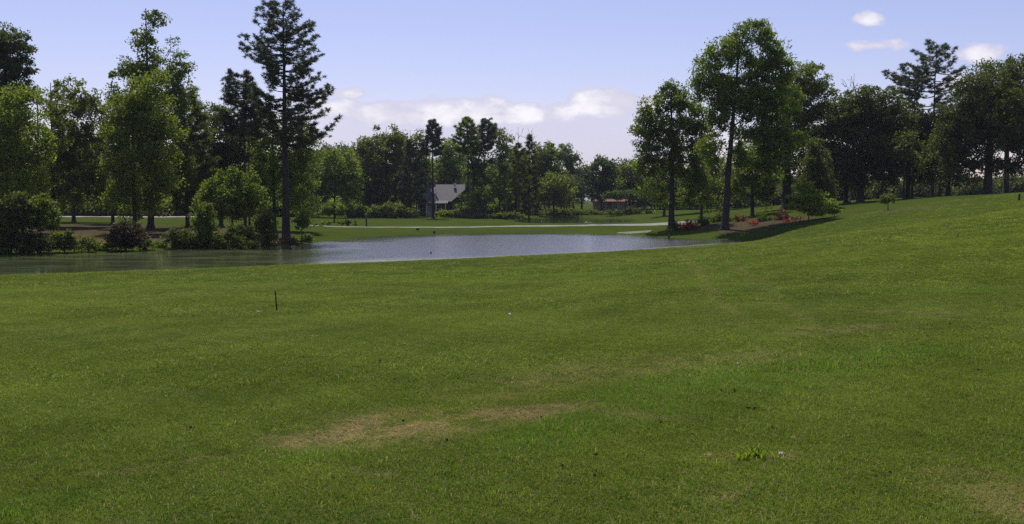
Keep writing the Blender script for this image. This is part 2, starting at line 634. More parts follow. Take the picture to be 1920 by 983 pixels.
LUSH = [(px_line([(1000, 830), (1250, 745), (1500, 680), (1700, 660)]), [.5, .9, 1.2, .8], .8),
        (px_line([(560, 860), (640, 850)]), [.22, .25], .9),
        (px_line([(60, 950), (130, 940)]), [.3, .3], .8),
        (px_line([(1650, 552), (1840, 545)]), [.35, .5], 1.2),
        (px_line([(100, 540), (700, 520), (1300, 500)]), [2.5, 2.5, 2.5], .45)]


def fields(x, y):
    dr = np.zeros(len(x)); lu = np.zeros(len(x))
    for pts, w, a in DRY:
        dr = np.maximum(dr, a * seg_field(x, y, pts, w))
    for pts, w, a in LUSH:
        lu = np.maximum(lu, a * seg_field(x, y, pts, w))
    st = np.zeros(len(x))
    p_ = np.c_[x, y]
    for poly in STRAW:
        st = np.maximum(st, sstep(.5 - sdist(p_, poly) / 2.0))
    return dr, lu, st


def px_poly(pts):
    return np.array([hit(a, b) for a, b in pts])


STRAW = [np.array([P(px, 400, Y)[:2] for px, Y in [(-150, 71), (100, 70), (250, 71), (400, 74), (520, 77), (560, 83), (540, 92), (400, 104), (250, 112), (100, 108), (-150, 105)]]),
         np.array([P(px, 400, Y)[:2] for px, Y in [(1285, 103), (1320, 98), (1350, 93), (1400, 91), (1460, 91), (1515, 91), (1530, 94), (1480, 98), (1420, 101), (1360, 101), (1310, 104)]])]
dr, lu, st = fields(gx, gy)
faces = []
for k in range(na):
    faces.append((0, 1 + (k + 1) % na, 1 + k))
nr = len(rad) - 1
I, K = np.meshgrid(np.arange(nr - 1), np.arange(na), indexing='ij')
K2 = (K + 1) % na
q = np.stack([1 + I * na + K, 1 + I * na + K2, 1 + (I + 1) * na + K2, 1 + (I + 1) * na + K], -1).reshape(-1, 4)
me = bpy.data.meshes.new('ground')
me.vertices.add(len(gx))
me.vertices.foreach_set('co', np.c_[gx, gy, gz].astype(np.float32).ravel())
lp = np.r_[np.array(faces).ravel(), q.ravel()].astype(np.int32)
me.loops.add(len(lp)); me.loops.foreach_set('vertex_index', lp)
nt, nq = len(faces), len(q)
me.polygons.add(nt + nq)
me.polygons.foreach_set('loop_start', np.r_[np.arange(nt) * 3, nt * 3 + np.arange(nq) * 4].astype(np.int32))
me.polygons.foreach_set('loop_total', np.r_[np.full(nt, 3), np.full(nq, 4)].astype(np.int32))
me.polygons.foreach_set('use_smooth', np.ones(nt + nq, bool))
for k_, v_ in (('dry', dr), ('lush', lu), ('straw', st)):
    a_ = me.attributes.new(k_, 'FLOAT', 'POINT')
    a_.data.foreach_set('value', v_.astype(np.float32))
me.update(calc_edges=True)
me.materials.append(M['turf'])
ground = link(bpy.data.objects.new('ground', me))
tag(ground, 'rolling mown golf course ground with green turf', kind='structure')
me.flip_normals() if me.polygons[nt + 5].normal.z < 0 else None

# ------------------------------------------------------------------ water
m, t = new_mat('pond_water')
p = geo_pos(t)
calm = attr(t, 'calm'); film = attr(t, 'film')
rp = t.scale(p, (1.0, 1.0, 1.0))
w1 = t.noise(t.scale(p, (.8, 1.6, 1)), 2.6, 4, .65)
w2 = t.noise(t.scale(p, (.5, 1.0, 1)), .35, 3, .5)
amp = t.m('ADD', t.m('MULTIPLY', t.m('SUBTRACT', 1.0, calm), .050), .005)
amp = t.m('MULTIPLY', amp, t.mr(w2, .3, .7, .75, 1.1))
bu = t.new('ShaderNodeBump')
bu.inputs['Strength'].default_value = 1
bu.inputs['Distance'].default_value = 1.0
t.put(bu.inputs['Height'], t.m('MULTIPLY', w1, amp))
gl = t.new('ShaderNodeBsdfPrincipled')
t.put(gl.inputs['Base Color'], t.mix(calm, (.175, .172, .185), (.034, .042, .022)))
t.put(gl.inputs['Roughness'], t.m('ADD', .05, t.m('MULTIPLY', t.m('SUBTRACT', 1.0, calm), .08)))
gl.inputs['IOR'].default_value = 1.33
gl.inputs['Specular IOR Level'].default_value = .5
t.l.new(bu.outputs[0], gl.inputs['Normal'])
fl = t.new('ShaderNodeBsdfDiffuse')
fl_n = t.noise(t.scale(p, (.45, 1.0, 1)), .55, 5, .65)
t.put(fl.inputs[0], t.mix(t.mr(fl_n, .4, .7), (.062, .080, .030), (.110, .135, .055)))
mx = t.new('ShaderNodeMixShader')
t.put(mx.inputs[0], t.m('MULTIPLY', film, t.mr(fl_n, .30, .75, .10, .42)))
t.l.new(gl.outputs[0], mx.inputs[1]); t.l.new(fl.outputs[0], mx.inputs[2])
painted_glare = t.new('ShaderNodeBsdfDiffuse'); t.put(painted_glare.inputs[0], (.30, .31, .27))  # sky glare along the near shore, painted as a pale diffuse band
mx0 = mx
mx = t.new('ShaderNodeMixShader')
t.put(mx.inputs[0], t.m('MULTIPLY', attr(t, 'glare_rim'), t.mr(t.noise(t.scale(p, (.6, 1.5, 1)), 1.6, 4, .7), .30, .62, .1, .85)))
t.l.new(mx0.outputs[0], mx.inputs[1]); t.l.new(painted_glare.outputs[0], mx.inputs[2])
o_ = t.new('ShaderNodeOutputMaterial')
t.l.new(mx.outputs[0], o_.inputs[0])
M['water'] = m


def water(name, poly, z, pad, step, label, calm_all=None):
    x0, y0 = poly.min(0) - pad; x1, y1 = poly.max(0) + pad
    xs = np.arange(x0, x1, step); ys = np.arange(y0, y1, step)
    X, Y = np.meshgrid(xs, ys, indexing='ij')
    n0, n1_ = X.shape
    keep = sdist(np.c_[X.ravel(), Y.ravel()], poly) < pad * .9
    I, J = np.meshgrid(np.arange(n0 - 1), np.arange(n1_ - 1), indexing='ij')
    q = np.stack([I * n1_ + J, (I + 1) * n1_ + J, (I + 1) * n1_ + J + 1, I * n1_ + J + 1], -1).reshape(-1, 4)
    q = q[keep[q].all(1)]
    px_ = X.ravel() / np.maximum(Y.ravel(), 1) * F + 960
    if calm_all is None:
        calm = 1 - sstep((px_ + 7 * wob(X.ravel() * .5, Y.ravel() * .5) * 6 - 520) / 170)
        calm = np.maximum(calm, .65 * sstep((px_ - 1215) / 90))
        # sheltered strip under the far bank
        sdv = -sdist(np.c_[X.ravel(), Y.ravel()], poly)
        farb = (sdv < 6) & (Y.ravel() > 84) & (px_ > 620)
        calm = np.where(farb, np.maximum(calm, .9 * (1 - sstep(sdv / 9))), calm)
        film = calm * (1 - sstep((px_ - 1200) / 40)) * (px_ < 700)
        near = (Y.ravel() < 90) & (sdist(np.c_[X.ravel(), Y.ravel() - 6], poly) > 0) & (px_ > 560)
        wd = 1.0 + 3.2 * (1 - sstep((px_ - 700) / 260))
        glare_rim = near * (1 - sstep(sdv / wd)) * sstep((px_ - 560) / 60) * (1 - sstep((px_ - 1310) / 60))  # where the painted sky glare lies on the water
    else:
        calm = np.full(X.size, calm_all); film = np.zeros(X.size); glare_rim = np.zeros(X.size)
    used = np.unique(q)
    rm = np.full(X.size, -1); rm[used] = np.arange(len(used))
    o = mesh_np(name, np.c_[X.ravel(), Y.ravel(), np.full(X.size, z)][used], rm[q].ravel(), 4, M['water'], attrs={'calm': calm[used], 'film': film[used], 'glare_rim': glare_rim[used]})
    tag(o, label, kind='structure')
    return o


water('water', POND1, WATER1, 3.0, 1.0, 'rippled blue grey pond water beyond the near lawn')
water('water', POND2, WATER2, 2.0, 1.0, 'dark still water of the second pond behind the path', 1.0)


def strip(name, pts, widths, mat, label, off=.045, step=1.0):
    """ribbon laid over the ground; pts in metres"""
    pts = np.array(pts); widths = np.array(widths, float)
    seg = np.r_[0, np.cumsum(np.hypot(*np.diff(pts, axis=0).T))]
    n = int(seg[-1] / step) + 2
    s = np.linspace(0, seg[-1], n)
    X = np.interp(s, seg, pts[:, 0]); Y = np.interp(s, seg, pts[:, 1]); Wd_ = np.interp(s, seg, widths)
    k = np.ones(9) / 9
    Xp = np.convolve(np.pad(X, 4, 'edge'), k, 'valid'); Yp = np.convolve(np.pad(Y, 4, 'edge'), k, 'valid')
    dx = np.gradient(Xp); dy = np.gradient(Yp); L = np.hypot(dx, dy)
    nx, ny = -dy / L, dx / L
    m_ = 7
    V = []
    for j in range(m_):
        f = (j / (m_ - 1) - .5)
        jit = .12 * np.sin(s * 1.7 + j) * (1 if j in (0, m_ - 1) else 0)
        x = Xp + nx * (Wd_ * f + jit); y = Yp + ny * (Wd_ * f + jit)
        V.append(np.c_[x, y, height(x, y) + off - (.05 if j in (0, m_ - 1) else 0)])
    V = np.concatenate(V)
    fs = []
    for j in range(m_ - 1):
        for i in range(n - 1):
            fs += [j * n + i, j * n + i + 1, (j + 1) * n + i + 1, (j + 1) * n + i]
    o = mesh_np(name, V, fs, 4, mat, smooth=True)
    if o.data.polygons[0].normal.z < 0:
        o.data.flip_normals()
    return tag(o, label, kind='structure')


strip('path', px_line([(560, 422), (600, 425), (700, 427), (820, 427), (900, 426), (1000, 424.5), (1100, 423), (1200, 421), (1262, 419), (1330, 416)]),
      [1.4, 1.4, 1.6, 1.9, 2.4, 3.2, 4.2, 5.0, 5.5, 4], M['path_stone'], 'pale cart path crossing between the two ponds', .07)
strip('sand_spit', px_line([(1140, 436.5), (1185, 436), (1240, 433.5)]), [.8, 2.2, 1.2], M['sand'], 'pale sandy strip on the far shore of the pond', .05)
strip('road', [P(-150, 400, 150)[:2], P(90, 400, 148)[:2], P(240, 400, 146)[:2], P(330, 400, 150)[:2], P(420, 400, 156)[:2]], [5, 5, 5, 5, 5], M['road'], 'pale road seen between the left bank trees', .08)


# ------------------------------------------------------------------ trees
def tubes(paths, sides=5):
    """paths: list of (pts Nx3, radii N) -> verts, quads"""
    V = []; Q = []; base = 0
    for pts, rr in paths:
        pts = np.asarray(pts, float); n = len(pts)
        tan = np.gradient(pts, axis=0)
        tan /= np.linalg.norm(tan, axis=1)[:, None] + 1e-9
        ref = np.where(np.abs(tan[:, 2:3]) > .9, np.array([[1., 0, 0]]), np.array([[0, 0, 1.]]))
        a = np.cross(tan, ref); a /= np.linalg.norm(a, axis=1)[:, None] + 1e-9
        b = np.cross(tan, a)
        sd_ = sides if rr[0] > .05 else 4
        th = np.arange(sd_) * 2 * math.pi / sd_
        ring = pts[:, None] + np.asarray(rr)[:, None, None] * (np.cos(th)[None, :, None] * a[:, None] + np.sin(th)[None, :, None] * b[:, None])
        V.append(ring.reshape(-1, 3))
        i, k = np.meshgrid(np.arange(n - 1), np.arange(sd_), indexing='ij')
        k2 = (k + 1) % sd_
        Q.append((base + np.stack([i * sd_ + k, i * sd_ + k2, (i + 1) * sd_ + k2, (i + 1) * sd_ + k], -1)).reshape(-1))
        base += n * sd_
    return np.concatenate(V), np.concatenate(Q)


def grow(trunk_pts, trunk_r, targets, g, tip_r=.015, rise=.45, wig=.12, start_h=None):
    """greedy branching from the trunk to every target point"""
    nodes = [np.array(p, float) for p in trunk_pts]
    parent = [i - 1 for i in range(len(nodes))]
    ntr = len(nodes)
    order = np.argsort([min(np.linalg.norm(np.asarray(tp)[None] - np.array(nodes), axis=1)) for tp in targets]) if len(targets) else []
    h0 = start_h if start_h is not None else trunk_pts[0][2] + .25 * (trunk_pts[-1][2] - trunk_pts[0][2])
    arr = np.array(nodes)
    for ti in order:
        tp = np.asarray(targets[ti], float)
        d = tp[None] - arr
        L = np.linalg.norm(d, axis=1)
        hor = np.hypot(d[:, 0], d[:, 1])
        cost = L + 1.2 * np.maximum(0, rise * hor - d[:, 2]) + np.where(arr[:, 2] < h0, 50, 0)
        k = int(np.argmin(cost))
        ns = max(2, min(6, int(L[k] / .9) + 1))
        p0 = arr[k]
        prev = k
        new = []
        sag = .12 * L[k]
        for s in range(1, ns + 1):
            f = s / ns
            q = p0 + (tp - p0) * f
            q = q + np.array([0, 0, 1]) * sag * math.sin(math.pi * f) * (1 if hor[k] > .5 else 0)
            if s < ns:
                q = q + g.normal(0, wig * L[k] / ns, 3)
            nodes.append(q); parent.append(prev); prev = len(nodes) - 1
            new.append(q)
        arr = np.vstack([arr, new])
    n = len(nodes)
    # pipe model
    area = np.full(n, 0.0)
    kids = [[] for _ in range(n)]
    for i in range(1, n):
        if parent[i] >= 0:
            kids[parent[i]].append(i)
    rad = np.zeros(n)
    for i in range(n - 1, -1, -1):
        if i < ntr:
            continue
        if not kids[i]:
            area[i] = tip_r ** 2.3
        else:
            area[i] = sum(area[k] for k in kids[i]) + .15 * tip_r ** 2.3
        rad[i] = area[i] ** (1 / 2.3)
    paths = [(np.array(nodes[:ntr]), np.array(trunk_r))]
    for i in range(n):
        br = [k for k in kids[i] if k >= ntr]
        if i >= ntr and br:
            br = sorted(br, key=lambda k: -rad[k])[1:]
        for k in br:
            chain = [i, k]
            while True:
                c2 = sorted(kids[chain[-1]], key=lambda q: -rad[q])
                if not c2:
                    break
                chain.append(c2[0])
            pts = np.array([nodes[c] for c in chain])
            rr = np.array([min(rad[k] * 1.1, trunk_r[0])] + [rad[c] for c in chain[1:]])
            if i < ntr:
                rr = np.minimum(rr, trunk_r[i] * .75)
            rr = np.maximum(rr, tip_r * .7)
            paths.append((pts, rr))
    return paths


def leaves(centres, radii, per, size, g, squash=.75, droop=0.0, narrow=.55):
    """leaf blades, one diamond each, gathered round the clump centres"""
    C_ = np.repeat(centres, per, axis=0)
    Rr = np.repeat(radii, per)
    n = len(C_)
    d = g.normal(0, 1, (n, 3)); d /= np.linalg.norm(d, axis=1)[:, None]
    rr = Rr * (g.random(n) ** .5) * (.75 + .5 * g.random(n))
    off = d * rr[:, None]
    off[:, 2] *= squash
    off[:, 2] -= droop * (np.hypot(off[:, 0], off[:, 1]) ** 2) / np.maximum(Rr, .1)
    c = C_ + off
    ax = g.normal(0, 1, (n, 3)) + d * .6; ax[:, 2] -= droop
    ax /= np.linalg.norm(ax, axis=1)[:, None]
    up = g.normal(0, 1, (n, 3)) + np.array([0, 0, .7])
    side = np.cross(ax, up); side /= np.linalg.norm(side, axis=1)[:, None] + 1e-9
    s = size * (.65 + .7 * g.random(n))[:, None]
    v = np.empty((n, 4, 3))
    v[:, 0] = c - ax * s * .5
    v[:, 1] = c - side * s * narrow * .5 + ax * s * .05
    v[:, 2] = c + ax * s * .5
    v[:, 3] = c + side * s * narrow * .5 + ax * s * .05
    return v.reshape(-1, 3), np.arange(n * 4)


def sample_lobes(lobes, dens, g, mind, shell=2.2):
    """clump centres inside ellipsoid lobes, pushed to the outside"""
    out = []
    for (cx, cy, cz, rx, ry, rz) in lobes:
        vol = 4.19 * rx * ry * rz
        n = max(4, int(vol * dens))
        d = g.normal(0, 1, (n, 3)); d /= np.linalg.norm(d, axis=1)[:, None]
        r = g.random(n) ** (1 / shell)
        p = d * r[:, None] * np.array([rx, ry, rz]) + np.array([cx, cy, cz])
        out.append(p)
    p = np.concatenate(out)
    g.shuffle(p)
    keep = []
    for q in p:
        if not keep or np.min(((np.array(keep) - q) ** 2).sum(1)) > mind * mind:
            keep.append(q)
    return np.array(keep)


def trunk_line(h, r0, g, lean=(0, 0), n=9, wig=.02, flare=1.45, top=.12):
    z = np.linspace(0, h, n)
    x = lean[0] * z / h + np.cumsum(g.normal(0, wig * h / n, n)); y = lean[1] * z / h + np.cumsum(g.normal(0, wig * h / n, n))
    x -= x[0]; y -= y[0]
    r = r0 * (1 - (1 - top) * (z / h) ** .85)
    r[0] *= flare
    pts = np.c_[x, y, z]
    # root flare: one extra ring a little above the ground, and one below it
    pts = np.vstack([[0, 0, -.5], pts[0], pts[0] + (pts[1] - pts[0]) * .15, pts[1:]])
    r = np.r_[r[0] * 1.15, r[0], r0 * 1.02, r[1:]]
    return pts, r


GAPK = 1.9
HOLES = .13
DK, DM, PK = 6.5, .54, .8


def build_tree(name, root, trunk_h, trunk_r, lobes, leafm, barkm, g, dens=.14, mind=.9, clump=1.15, per=130, leaf=.22,
               lean=(0, 0), droop=0.0, shell=2.2, rise=.45, squash=.75, wig=.02, lowest=None, drop=0.0, extra=0):
    pts, rr = trunk_line(trunk_h, trunk_r, g, lean, wig=wig)
    tg = sample_lobes(lobes, dens * DK, g, mind * DM, shell)
    per = int(per * PK)
    if len(tg) > 30:
        # holes: whole pockets of the crown carry no foliage
        ph = g.uniform(0, 6.28, 6); k = GAPK * (1.0 if clump > .6 else 2.2)
        nz = (np.sin(tg[:, 0] * k + ph[0] + 1.3 * np.sin(tg[:, 2] * k * .7 + ph[3])) + np.sin(tg[:, 1] * k * .9 + ph[1] + np.sin(tg[:, 0] * k * .8 + ph[4])) + np.sin(tg[:, 2] * k * 1.25 + ph[2] + 1.1 * np.sin(tg[:, 1] * k + ph[5])))
        tg = tg[nz > np.quantile(nz, (HOLES if leafm != 'leaf_dark' else .04) + drop)]
    pa = grow(pts, rr, tg, g, rise=rise, start_h=lowest)
    v, q = tubes(pa, 7)
    tr = mesh_np('trunk', v, q, 4, M[barkm], root, smooth=True)
    cr = clump * (.45 + .75 * g.random(len(tg)))
    v, q = leaves(tg, cr, per, leaf * 1.22, g, squash, droop)
    crn = mesh_np('crown', v, q, 4, M[leafm], root)
    return tr, crn


def build_pine(root, h, r0, prof, g, barkm='bark_pine', leafm='needle', lean=(0, 0), nb=70, tuft=.42, per=34, side_bias=None, nl=.34, gap=.0, wmul=1.0):
    """prof: list of (height, left radius, right radius); branches reach out to it, tufts along the outer part"""
    pts, rr = trunk_line(h, r0, g, lean, n=12, wig=.012, top=.10)
    hs = [p[0] for p in prof]
    lo_, hi_ = hs[0], hs[-1]
    paths = [(pts, rr)]
    tufts = []
    trad = []
    ga = 2.399
    for b in range(nb):
        f = (b + g.random() * .8) / nb
        z = lo_ + (hi_ - lo_) * f
        az = b * ga + g.normal(0, .35)
        Lr = np.interp(z, hs, [p[1] for p in prof]) if math.cos(az) < 0 else np.interp(z, hs, [p[2] for p in prof])
        # depth direction gets the mean
        Lm = .5 * (np.interp(z, hs, [p[1] for p in prof]) + np.interp(z, hs, [p[2] for p in prof]))
        c_a = abs(math.cos(az))
        L = (Lr * c_a + Lm * (1 - c_a)) * g.uniform(.55, 1.12) * wmul
        L = max(L, .3)
        if g.random() < gap:
            continue
        el = R(6 + 38 * f ** 1.5) + g.normal(0, .2)
        zt = z - L * math.sin(el) * .35
        zt = max(zt, lo_ * .8)
        base = np.array([np.interp(zt, pts[:, 2], pts[:, 0]), np.interp(zt, pts[:, 2], pts[:, 1]), zt])
        n = 6
        s = np.linspace(0, 1, n)
        hor = L * s * math.cos(el * .6)
        zz = L * (s * math.sin(el) * .55 - .10 * np.sin(math.pi * s) + .12 * s ** 3)
        wob_ = np.cumsum(g.normal(0, .05 * abs(L) / n, n)); wob_ -= wob_[0]
        bp = base + np.c_[math.cos(az) * hor - math.sin(az) * wob_, math.sin(az) * hor + math.cos(az) * wob_, zz]
        br = np.interp(s, [0, 1], [max(.02, .018 * L + .015), .012])
        paths.append((bp, br))
        m = max(5, int(L * 6.5))
        for j in range(m):
            ff = g.uniform(.30, 1.0) ** .8
            bpnt = np.array([np.interp(ff, s, bp[:, i]) for i in range(3)])
            sp_ = .30 * L * (1.15 - ff) + .25
            lat = g.normal(0, .55) * sp_
            tp = bpnt + np.array([-math.sin(az) * lat + math.cos(az) * abs(lat) * .5, math.cos(az) * lat + math.sin(az) * abs(lat) * .5, g.uniform(.0, .30)])
            if j % 2 == 0:
                paths.append((np.array([bpnt, (bpnt + tp) / 2 + [0, 0, .04], tp]), np.array([.018, .014, .010])))
            tufts.append(tp); trad.append(tuft * g.uniform(.7, 1.2))
    tufts = np.array(tufts); trad = np.array(trad)
    v, q = tubes(paths, 8)
    mesh_np('trunk', v, q, 4, M[barkm], root, smooth=True)
    n = len(tufts) * per
    C_ = np.repeat(tufts, per, axis=0); Rr = np.repeat(trad, per)
    d = g.normal(0, 1, (n, 3)) + np.array([0, 0, .25]); d /= np.linalg.norm(d, axis=1)[:, None]
    d[:, 2] *= .8
    sd_ = np.cross(d, g.normal(0, 1, (n, 3))); sd_ /= np.linalg.norm(sd_, axis=1)[:, None] + 1e-9
    L = Rr * g.uniform(.7, 1.15, n)
    w = .030 * nl / .34
    v = np.empty((n, 3, 3))
    st_ = C_ + d * (Rr * .12)[:, None]
    v[:, 0] = st_ - sd_ * w
    v[:, 1] = st_ + sd_ * w
    v[:, 2] = C_ + d * L[:, None]
    mesh_np('crown', v.reshape(-1, 3), np.arange(n * 3), 3, M[leafm], root)


def ground_at(px, Y):
    x = (px - 960) / F * Y
    return Vector((x, Y, H(x, Y)))


def L_(lobes, px, Y, base):
    """pixel ellipses (cx, cy, rx, ry[, depth offset]) -> local metre ellipsoids"""
    out = []
    for lb in lobes:
        cx, cy, rx, ry = lb[:4]
        dy = lb[4] if len(lb) > 4 else 0
        c = P(cx, cy, Y + dy) - base
        k = (Y + dy) / F
        out.append((c.x, c.y, c.z, rx * k, .5 * (rx + min(rx, ry)) * k * .9, ry * k))
    return out


def height_of(py, px, Y, base):
    return (P(px, py, Y) - base).z


def tree(name, label, cat, px, Y, top, r0, lobes, leafm, barkm='bark_grey', seed=1, group=None, **kw):
    b = ground_at(px, Y)
    root = empty(name, b)
    g = np.random.default_rng(seed)
    lb = L_(lobes, px, Y, b)
    build_tree(name, root, height_of(top, px, Y, b), r0, lb, leafm, barkm, g, **kw)
    return tag(root, label, cat, group)


def pine(label, px, Y, top, r0, prof_px, seed=1, group=None, **kw):
    """prof_px: (row, left column, right column) from the bottom of the crown up"""
    b = ground_at(px, Y)
    root = empty('pine_tree', b)
    g = np.random.default_rng(seed)
    k = Y / F
    prof = [(height_of(r_, px, Y, b), (px - l_) * k, (rr_ - px) * k) for r_, l_, rr_ in prof_px]
    build_pine(root, height_of(top, px, Y, b), r0, prof, g, **kw)
    return tag(root, label, 'pine tree', group)


# ---- left bank
GL = 'trees on the left bank'
pine('tall pine on the left bank with long bare trunk and layered dark crown', 536, 83, 4, .38,
     [(278, 545, 602), (262, 514, 640), (225, 496, 642), (190, 466, 628), (160, 488, 612), (125, 486, 612), (102, 450, 604), (75, 472, 600), (45, 474, 592), (20, 496, 568), (5, 516, 554)],
     seed=11, group=GL, nb=125, tuft=.36, per=30, gap=.10)
pine('slender double headed pine just left of the tallest pine', 460, 92, 138, .17,
     [(260, 415, 500), (230, 408, 496), (200, 406, 496), (170, 408, 494), (150, 420, 484), (137, 440, 470)], seed=12, group=GL, nb=64, tuft=.38, per=28)
pine('thin dark pine trunk close against the slender double headed pine', 469, 90, 165, .13,
     [(255, 440, 500), (220, 445, 495), (180, 452, 486), (165, 462, 476)], seed=13, group=GL, nb=26, tuft=.45, per=34)
tree('broadleaf_tree', 'very tall loose crowned tree rising behind the bright yellow green tree', 'tree', 283, 100, 15, .34,
     [(285, 32, 30, 22), (278, 75, 38, 34), (310, 105, 45, 30), (345, 128, 32, 18), (245, 130, 38, 36), (290, 150, 60, 45), (330, 180, 40, 40), (225, 175, 26, 40), (285, 230, 75, 60), (300, 310, 75, 60)],
     'leaf_mid', seed=21, group=GL, dens=.20, mind=.75, clump=.85, per=95, leaf=.22, shell=1.8, drop=.12)
tree('broadleaf_tree', 'bright yellow green broadleaf tree at the centre of the left bank', 'tree', 254, 87, 150, .22,
     [(275, 160, 35, 32), (262, 200, 52, 45), (300, 235, 42, 50), (235, 250, 40, 50), (275, 290, 62, 50), (225, 330, 34, 45), (300, 350, 36, 40), (250, 378, 50, 35), (300, 385, 26, 20)],
     'leaf_bright', seed=22, group=GL, dens=.26, mind=.6, clump=.85, per=120, leaf=.19, squash=.9, droop=.2)
tree('broadleaf_tree', 'dark tree at the left edge reaching high into the sky', 'tree', 22, 96, 60, .34,
     [(20, 85, 48, 34), (-15, 110, 55, 55), (35, 130, 34, 30), (10, 170, 55, 40), (-60, 200, 60, 70), (20, 240, 50, 50)],
     'leaf_dark', seed=23, group=GL, dens=.22, mind=.7, clump=.8, per=110, leaf=.22, shell=1.8, drop=.1)
tree('broadleaf_tree', 'light green tree in front of the tall dark tree at the left edge', 'tree', 40, 84, 170, .20,
     [(45, 185, 40, 30), (30, 225, 52, 40), (75, 260, 32, 45), (10, 290, 50, 55), (60, 325, 42, 40), (-40, 260, 55, 80), (30, 370, 45, 35)],
     'leaf_bright', seed=24, group=GL, dens=.24, mind=.65, clump=.9, per=120, leaf=.20, squash=.85)
tree('broadleaf_tree', 'olive crowned tree with a tall straight trunk left of the yellow green tree', 'tree', 77, 89, 160, .26,
     [(115, 215, 32, 40), (100, 265, 32, 30), (80, 180, 20, 22)],
     'leaf_olive', seed=25, group=GL, dens=.2, mind=.7, clump=.8, per=100, leaf=.2)
tree('broadleaf_tree', 'rounded olive tree with sky gaps between the left edge and the tallest broadleaf', 'tree', 102, 100, 155, .28,
     [(135, 180, 45, 32), (165, 215, 38, 36), (115, 225, 34, 34), (145, 265, 60, 42), (110, 320, 45, 40), (170, 330, 45, 45), (120, 368, 40, 22), (185, 372, 34, 20)],
     'leaf_olive', seed=26, group=GL, dens=.22, mind=.75, clump=.85, per=105, leaf=.22, drop=.1)
tree('broadleaf_tree', 'short dark tree with low trunk standing on the sunlit lawn behind the left bank', 'tree', 139, 118, 250, .25,
     [(140, 300, 55, 50), (120, 350, 45, 32), (175, 340, 45, 38)],
     'leaf_mid', seed=27, group=GL, dens=.16, mind=.9, clump=1.1, per=110, leaf=.24)
pine('dense dark pine between the yellow green tree and the slender pine', 352, 104, 172, .24,
     [(395, 335, 420), (360, 318, 412), (300, 322, 415), (250, 330, 408), (215, 338, 400), (190, 345, 385), (175, 352, 372)], seed=14, group=GL, nb=90, tuft=.62, per=38, leafm='leaf_olive')
tree('broadleaf_tree', 'dark broadleaf filling the gap behind the slender pines', 'tree', 415, 112, 205, .26,
     [(405, 230, 40, 38), (440, 280, 55, 50), (395, 310, 45, 50), (480, 310, 45, 50)],
     'leaf_dark', seed=28, group=GL, dens=.15, mind=.9, clump=1.1, per=120, leaf=.25)
tree('broadleaf_tree', 'fresh green tree directly behind the foot of the tallest pine', 'tree', 515, 98, 215, .22,
     [(500, 240, 42, 35), (555, 265, 40, 45), (515, 300, 52, 45), (570, 320, 36, 45), (500, 350, 45, 40), (560, 375, 35, 32)],
     'leaf_mid', seed=29, group=GL, dens=.2, mind=.75, clump=.9, per=120, leaf=.2)
tree('weeping_tree', 'low weeping tree with bright arching top beneath the slender pines', 'tree', 436, 84, 322, .12,
     [(405, 345, 32, 16), (440, 332, 38, 18), (470, 350, 30, 22), (430, 375, 60, 34), (395, 385, 30, 26), (480, 390, 22, 22)],
     'leaf_mid', seed=30, group=GL, dens=.7, mind=.42, clump=.6, per=110, leaf=.16, droop=.5, rise=.1)
tree('broadleaf_tree', 'tree leaning out of the left edge behind the light green tree', 'tree', -60, 92, 190, .25,
     [(-50, 230, 60, 60), (-30, 310, 70, 70), (-60, 380, 60, 50)], 'leaf_dark', seed=31, group=GL, dens=.14, mind=.9, clump=1.1, per=120, leaf=.24)
tree('broadleaf_tree', 'olive tree low behind the yellow green tree', 'tree', 212, 112, 190, .2,
     [(212, 235, 34, 50), (205, 310, 40, 50), (215, 360, 34, 34)], 'leaf_dark', seed=32, group=GL, dens=.16, mind=.9, clump=1.0, per=110, leaf=.24)

